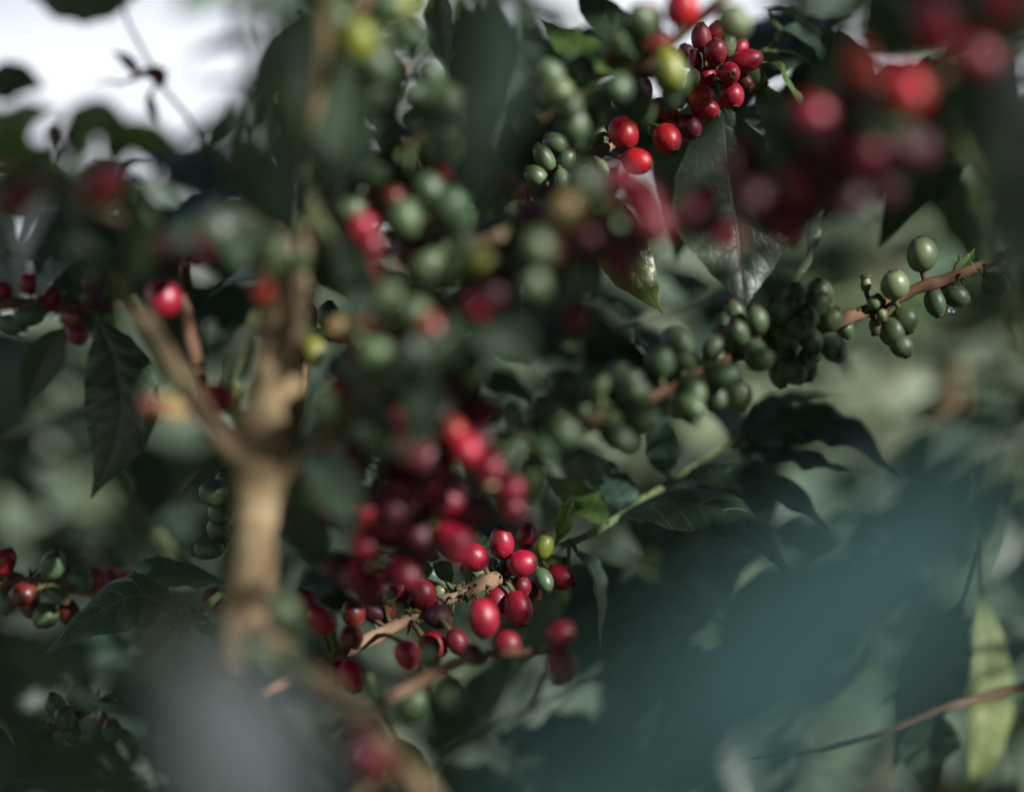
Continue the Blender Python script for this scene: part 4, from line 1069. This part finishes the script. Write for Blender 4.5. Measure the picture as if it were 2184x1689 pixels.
N = 110
vs, fs = [], []
for i in range(N + 1):
    for j in range(N + 1):
        a, c = (i / N * 2 - 1), (j / N * 2 - 1)
        x, y = math.copysign(abs(a) ** 2.2, a) * 150, math.copysign(abs(c) ** 2.2, c) * 150
        vs.append(Vector((x, y, ground_z(x, y))))
for i in range(N):
    for j in range(N):
        a = i * (N + 1) + j
        fs.append((a, a + N + 1, a + N + 2, a + 1))
g = mesh_obj('ground', vs, fs, GM)
g["kind"] = 'structure'


# ------------------------------------------------------------------ coffee bushes behind and around
def small_leaf(dst, p, d, n, L, hw, rnd):
    """a small folded, drooping leaf of 16 faces"""
    s = d.cross(n)
    if s.length < 1e-3:
        return
    s.normalize()
    n = s.cross(d).normalized()
    k = len(dst[0])
    droop = rnd.uniform(.05, .35)
    fold = rnd.uniform(.05, .35)
    ws = [.08, .62, 1.0, .72, .02]
    for i in range(5):
        u = i / 4
        c = p + d * (L * u) - n * (droop * L * u * u)
        for v in (-1, -.5, 0, .5, 1):
            z = abs(v) * fold * hw * ws[i] + .10 * hw * math.sin(7 * u + 3 * v + k) * abs(v)
            dst[0].append(c + s * (v * hw * ws[i]) + n * z)
            dst[2].append((u, v * .5 + .5))
    for i in range(4):
        for j in range(4):
            a = k + i * 5 + j
            dst[1].append((a, a + 1, a + 6, a + 5))


def bush(label, x, y, top, rad, nbr, seed, mat='f', group='coffee bushes in the background', low=.25, lsize=.16, name='coffee_bush', keep=None, cone=.75):
    """a coffee shrub: stem, arching side branches, and leaves in pairs along them"""
    rnd = random.Random(seed)
    z0 = ground_z(x, y)
    o = bpy.data.objects.new(name, None)
    o.location = (x, y, z0)
    link(o)
    tag(o, label, 'bush', group)
    base = Vector((0, 0, 0))
    w = Vector((x, y, z0))
    lean = Vector((rnd.uniform(-.1, .1), rnd.uniform(-.1, .1), 0))
    tv, tf, tu = tube_data(catmull([base - Vector((0, 0, .05)), base + lean * .5 + Vector((0, 0, top * .5)), base + lean + Vector((0, 0, top))], [.03, .02, .006], 14), 8, .2)
    mesh_obj('trunk', tv, tf, BARK, o, uvs=tu)
    crown = ([], [], [])
    twigs = ([], [], [])
    ch = ([], [], [])
    for k in range(nbr):
        f = low + (1 - low) * (k + rnd.random()) / nbr
        az = k * 2.399 + rnd.uniform(-.4, .4)
        ln = rad * (1.05 - cone * max(0, f - .35) / .65) * rnd.uniform(.75, 1.2)
        p0 = lean * f + Vector((0, 0, top * f))
        dr = Vector((math.cos(az), math.sin(az), 0))
        p1 = p0 + dr * ln * .5 + Vector((0, 0, ln * .22))
        p2 = p0 + dr * ln + Vector((0, 0, ln * rnd.uniform(-.15, .2)))
        path = catmull([p0, p1, p2], [.003, .0022, .0012] if keep else [.007, .005, .002], 9)
        if keep:                        # added shade bushes: branch cut short of the view and the sun gaps
            cut = next((i for i, (pp, _) in enumerate(path) if not twig_free(w + pp)), 10)
            if cut < 3:
                continue
            path = catmull([pp for pp, _ in path[:cut]], [rr for _, rr in path[:cut]], 9)
            ln *= cut / 10
        merge(twigs, tube_data(path, 5, .1))
        npair = max(4, int(ln / (.42 * lsize)))
        for q in range(npair):
            u = .12 + .88 * (q + rnd.random() * .6) / npair
            i = min(int(u * 9), 8)
            c = path[i][0].lerp(path[i + 1][0], u * 9 - i)
            tg = (path[i + 1][0] - path[i][0]).normalized()
            for sgn in (-1, 1):
                sd_ = tg.cross(Vector((0, 0, 1))).normalized() * sgn
                d = (sd_ + tg * rnd.uniform(.2, .9) + Vector((0, 0, rnd.uniform(-.7, .25)))).normalized()
                n = (Vector((rnd.gauss(0, .4), rnd.gauss(0, .4), 1)) + S * (0 if keep else .8)).normalized()      # leaves turn towards the light
                L = lsize * rnd.uniform(.65, 1.2)
                if keep and not keep(w + c, d, L):
                    continue
                small_leaf(crown, c, d, n, L, L * .2, rnd)
    if crown[0]:
        mesh_obj('crown', crown[0], crown[1], LM[mat], o, uvs=crown[2])
    mesh_obj('twigs', twigs[0], twigs[1], STEMG, o, uvs=twigs[2])
    return o


def to_px(p):
    if p.y < .02:
        return None
    return PW / 2 + p.x / (K * p.y), PH / 2 - (p.z - CAMZ) / (K * p.y)


def clear_sky(p, L):
    """the gap in the planting through which the sky shows, at the upper left"""
    q = to_px(p)
    return True


bush('coffee bush behind the left hanging leaf, its top just under the sky gap', -.55, 1.5, 1.55, .50, 32, 101)
bush('leafy bush filling the middle background behind the trunk', -.06, 1.6, 1.8, .5, 44, 102)
bush('tall bush in the background behind the upper right cherry cluster', .38, 1.45, 1.95, .45, 36, 103)
bush('bush at the right edge of the background, behind the green branch tip', .80, 1.6, 1.95, .5, 34, 104)
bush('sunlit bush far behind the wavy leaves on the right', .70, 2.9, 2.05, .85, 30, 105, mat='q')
bush('far bush at the left edge of the background, below the sky', -1.55, 2.9, 1.5, .80, 22, 106)
bush('far bush standing on the slope behind the left twig', -.75, 3.6, 1.5, .80, 22, 107)
bush('far bush on the slope behind the central spray of cherries', .15, 3.7, 1.9, .85, 24, 108)
bush('farthest bush on the slope, behind the upper right branches', 1.5, 4.2, 2.1, 1.0, 26, 109)

# nearer leafy shoots that fill the dark gaps between the branches
def shoot(label, pts, npair, lpx, seed, mat='a', up=(0, -.6, .8)):
    rnd = random.Random(seed)
    b = Branch('leafy_shoot', label, 'shoot', P(*pts[0][:3]), 'leafy shoots behind the cherries')
    b.stem([(x, y, d, 12 - 6 * i / len(pts)) for i, (x, y, d) in enumerate(pts)], 'g')
    m = len(b.pts) - 1
    for q in range(npair):
        u = (q + .6) / npair
        p = b.pts[int(u * m)][0]
        tg = (b.pts[min(int(u * m) + 1, m)][0] - b.pts[max(int(u * m) - 1, 0)][0]).normalized()
        n = V(*up)
        for sgn in (-1, 1):
            n2 = (n + Vector((rnd.gauss(0, .35), rnd.gauss(0, .25), rnd.gauss(0, .3)))).normalized()
            sdir = (tg.cross(n2).normalized() * sgn + tg * rnd.uniform(.2, .8)).normalized()
            L = lpx * K * p.y * rnd.uniform(.75, 1.15)
            dn = Vector((0, 0, -1))
            sp = [p + sdir * .004, p + sdir * L * .33 + dn * L * .02, p + sdir * L * .68 + dn * L * .14, p + sdir * L + dn * L * rnd.uniform(.25, .5)]
            vs, fs, uvs = leaf_data(sp, L * .215, n2, None, fold=rnd.uniform(.05, .3), curl=.15, wave=rnd.uniform(.05, .14), nu=20, nv=5, seed=seed + q * 2 + sgn)
            mesh_obj('leaf', b.local(vs), fs, LM[mat], b.o, uvs=uvs)


shoot('dark leafy shoot in the gap left of the sharp red cluster', [(1010, 1330, .80), (930, 1220, .82), (850, 1100, .84), (790, 980, .86)], 4, 405, 1)
shoot('dark leafy shoot behind the lower right wavy leaves', [(1900, 1350, .85), (1760, 1240, .86), (1620, 1180, .88), (1480, 1150, .9)], 4, 422, 2)
shoot('shadowed shoot under the sharp red cluster, above the teal leaf', [(900, 1650, .78), (1020, 1570, .78), (1160, 1500, .80), (1300, 1440, .82)], 4, 390, 3, 'b')
shoot('shadowed shoot at the top, between green chain and upper right cluster', [(1000, -40, .85), (1080, 80, .86), (1140, 200, .88), (1170, 330, .9)], 4, 373, 4)
shoot('dark shoot behind the cherries of the upper right corner', [(2250, 60, .70), (2060, 110, .72), (1900, 180, .75), (1760, 280, .8)], 4, 455, 5)
shoot('shadowed shoot behind the left red cherry and its twig', [(300, 700, .85), (360, 600, .85), (430, 500, .86), (520, 430, .88)], 3, 357, 6)
shoot('dark shoot behind the dark spray in the centre', [(700, 900, .75), (840, 800, .76), (980, 700, .78), (1120, 620, .8)], 4, 390, 7)
shoot('shadowed shoot in the bottom left corner behind the rusty twig', [(-60, 1700, .78), (90, 1600, .78), (230, 1500, .8), (360, 1430, .82)], 4, 373, 8, 'b')
shoot('dark shoot at the right edge behind the pale sunlit leaf', [(2260, 1300, .82), (2200, 1430, .82), (2170, 1560, .84), (2180, 1720, .86)], 3, 373, 9)
shoot('shadowed shoot left of the trunk, behind the bottom left twig', [(560, 1100, .8), (470, 1200, .82), (390, 1270, .84), (310, 1330, .86)], 3, 325, 10)
shoot('shaded shoot high on the trunk side, above the green chain', [(640, 20, .72), (700, 110, .74), (740, 200, .76), (770, 300, .8)], 3, 357, 11)

shoot('shadowed shoot below the green cherries of the upper right cluster', [(1380, 330, .8), (1280, 360, .82), (1180, 400, .84), (1060, 430, .86)], 4, 340, 16)
shoot('dark shoot filling the top edge left of the sharp cluster', [(1000, 60, .9), (1100, 150, .9), (1200, 260, .9), (1290, 380, .9)], 4, 330, 17)
shoot('black shoot directly behind the sharp upper red cluster', [(1820, 40, .72), (1700, 60, .73), (1580, 110, .75), (1450, 140, .78)], 4, 380, 18)
shoot('blurred shoot filling the lower edge of the sky gap at the upper left', [(-80, 480, 1.1), (120, 450, 1.1), (330, 440, 1.15), (560, 430, 1.2)], 5, 300, 19, 'y')
shoot('blurred shoot at the right side of the sky gap, above the trunk', [(640, 420, 1.0), (600, 300, 1.0), (570, 180, 1.05), (560, 60, 1.1)], 4, 260, 20)
shoot('dark shoot low behind the green branch, above its reddish twig', [(1180, 760, .78), (1320, 690, .8), (1480, 640, .82), (1640, 560, .85)], 4, 338, 12)
shoot('dark shoot under the wavy leaves, left of the teal leaf', [(1650, 1420, .74), (1530, 1330, .75), (1420, 1240, .77), (1330, 1180, .8)], 4, 351, 13, 'b')
shoot('dark shoot hanging behind the sky gap cherry at the left', [(-60, 420, .8), (60, 440, .8), (180, 460, .82), (330, 500, .85)], 4, 312, 14)
shoot('shadowed shoot behind the green and yellow cherries right of the trunk', [(640, 620, .70), (720, 560, .72), (800, 480, .74), (860, 360, .76)], 4, 299, 15)

# ------------------------------------------------------------------ added unseen bushes on the sun side, shaped to dapple the light
# places of the near branches that the sun reaches (picture x, y, depth, radius in metres)
LIT = [(949, 222, .465, .007), (912, 403, .475, .006), (806, 366, .475, .006), (885, 208, .47, .006), (885, 300, .48, .006), (1000, 555, .44, .006), (1830, 672, .58, .008), (1560, 760, .55, .005), (690, 230, .44, .006), (604, 1312, .43, .006), (552, 1388, .42, .006), (765, 679, .455, .005),(784, 1616, .39, .012), (800, 1555, .405, .008),(1070, 1160, .6, .012), (1115, 1200, .59, .014), (1012, 1188, .6, .010), (1195, 1230, .605, .012), (1105, 1297, .6, .012), (1030, 1318, .55, .012), (900, 1266, .59, .012), (1000, 1255, .6, .010),
       (860, 1320, .58, .008), (750, 1325, .575, .010), (690, 1325, .55, .012), (868, 1396, .55, .008), (750, 1440, .56, .008), (925, 1374, .58, .007), (1210, 1100, .615, .010), (1340, 1085, .645, .010), (1430, 1030, .66, .008),
       (1500, 90, .60, .012), (1530, 115, .595, .017), (1690, 180, .62, .008), (1740, 60, .66, .006), (1590, 131, .61, .012), (1556, 160, .60, .012), (1561, 205, .60, .010), (1500, 210, .60, .012), (1330, 285, .59, .012), (1422, 297, .59, .011), (1359, 345, .58, .010), (1465, 272, .6, .006), (1359, 191, .6, .006),
       (600, 700, .46, .010), (595, 790, .46, .010), (570, 870, .46, .007), (530, 1180, .46, .007), (520, 1290, .455, .006), (420, 870, .45, .005),
       (1965, 543, .6, .010), (1908, 608, .585, .010), (1990, 600, .595, .008), (1840, 665, .58, .007), (1700, 650, .555, .012), (1600, 690, .545, .008), (1345, 815, .50, .006), (1100, 880, .46, .007), (1880, 690, .58, .010), (1265, 812, .49, .005), (1773, 736, .56, .005),
       (1350, 660, .61, .012), (1330, 460, .61, .010), (1650, 560, .635, .009), (1580, 330, .635, .008), (1600, 420, .635, .006), (1575, 250, .63, .006),
       (772, 488, .455, .008), (779, 582, .45, .006), (669, 752, .5, .006), (461, 850, .43, .007), (350, 637, .515, .008), 
       (1380, 420, .42, .011), (1328, 388, .425, .006), (1930, 195, .37, .010), (1994, 55, .37, .010), (1837, 143, .38, .010), (2080, 126, .37, .006), (1452, 18, .49, .010), (1378, 42, .5, .008),
       (1185, 201, .50, .008), (1222, 262, .50, .007), (1272, 214, .505, .006), (1427, 145, .49, .007), (762, 89, .42, .008), (751, 205, .44, .007), (820, 297, .475, .006), (864, 468, .475, .007), (939, 290, .465, .006),
       (586, 540, .43, .007), (1209, 452, .415, .008), (915, 582, .44, .006), (955, 580, .44, .006), (820, 627, .44, .006), (365, 873, .43, .005), (1253, 381, .585, .005), (1165, 350, .59, .004),
       (994, 960, .455, .005), 
       (1640, 1420, .15, .022), (1400, 1580, .14, .018), (1850, 1240, .165, .014), (560, 1640, .193, .014), (480, 1500, .197, .010), (2135, 1430, .75, .007), (2140, 1560, .75, .010), (2090, 1330, .75, .006), (2000, 1505, .68, .012), (2150, 260, .26, .006),
       (245, 850, .645, .006), (255, 950, .645, .005), (10, 1197, .645, .004), (230, 1240, .65, .006), (520, 770, .52, .008), (860, 1580, .40, .006), (720, 1480, .42, .006), (900, 1450, .505, .006)]
LITP = [(P(x, y, d), r) for x, y, d, r in LIT]


def view_free(q0):
    if (q0 - Vector((0, 0, CAMZ))).length < .2:
        return False
    q = to_px(q0)
    return not (q0.y > -.06 and q is not None and -500 < q[0] < PW + 500 and -500 < q[1] < PH + 500)


def twig_free(q0):
    if not view_free(q0):
        return False
    for c, r in LITP:
        v = q0 - c
        tt = v.dot(S)
        if tt > 0 and (v - S * tt).length < r * .7 + .002:
            return False
    return True


def lets_light(p, d, L):
    """leave the gaps through which the sun reaches the cherries, and the view itself, free of leaves"""
    for f in ((.05, .5, .95) if L > .05 else (.5,)):
        q0 = p + d * (L * f)
        if not view_free(q0):
            return False
        for c, r in LITP:
            v = q0 - c
            tt = v.dot(S)
            if tt > 0 and (v - S * tt).length < r + L * .17:
                return False
    return True


def added_shade_bush(label, x, y, top, rad, nbr, seed, lsize=.13):
    bush(label, x, y, top, rad, nbr, seed, 'a', 'added shade bushes beside the camera', keep=lets_light, lsize=lsize, cone=.3)


added_shade_bush('added unseen bush right of the camera, shading the near branches', .66, .02, 2.35, .55, 420, 201, .085)
added_shade_bush('second added unseen bush behind the first, shading the near branches', 1.2, -.42, 2.5, .7, 220, 202, .10)


# ------------------------------------------------------------------ added canopy over the camera, unseen, blocks sky light
def added_shade_canopy(label, x, y, height, seed, n, x0, x1, y0, y1):
    rnd = random.Random(seed)
    z0 = ground_z(x, y)
    o = bpy.data.objects.new('added_shade_canopy', None)
    o.location = (x, y, z0)
    link(o)
    tag(o, label, 'tree')
    tv, tf, tu = tube_data(catmull([Vector((0, 0, -.1)), Vector((.05, .05, height * .5)), Vector((.1, .2, height))], [.16, .12, .06], 20), 14, .15)
    mesh_obj('trunk', tv, tf, BARK, o, uvs=tu)
    limbs, crown = ([], [], []), ([], [], [])
    for k in range(n):
        tip = Vector((rnd.uniform(x0, x1) - x, rnd.uniform(y0, y1) - y, height * rnd.uniform(.85, 1.1)))
        st = Vector((.08, .12, height * rnd.uniform(.55, .95)))
        path = catmull([st, st.lerp(tip, .5) + Vector((0, 0, .25)), tip], [.035, .022, .006], 10)
        merge(limbs, tube_data(path, 6, .15))
        for q in range(46):
            p = path[int(3 + 7 * rnd.random())][0] + Vector((rnd.gauss(0, .32), rnd.gauss(0, .32), rnd.gauss(0, .12)))
            d = V(rnd.gauss(0, 1), rnd.gauss(0, 1), rnd.uniform(-.6, .1))
            L = rnd.uniform(.2, .34)
            if lets_light(Vector((x, y, z0)) + p, d, L):
                small_leaf(crown, p, d, V(rnd.gauss(0, .25), rnd.gauss(0, .25), 1), L, L * .26, rnd)
    mesh_obj('crown', crown[0], crown[1], LEAF, o, uvs=crown[2])
    mesh_obj('limbs', limbs[0], limbs[1], BARK, o, uvs=limbs[2])


added_shade_canopy('added unseen canopy over and behind the camera, blocking sky light', -.8, -1.2, 2.9, 301, 120, -2.6, .9, -2.8, 1.0)
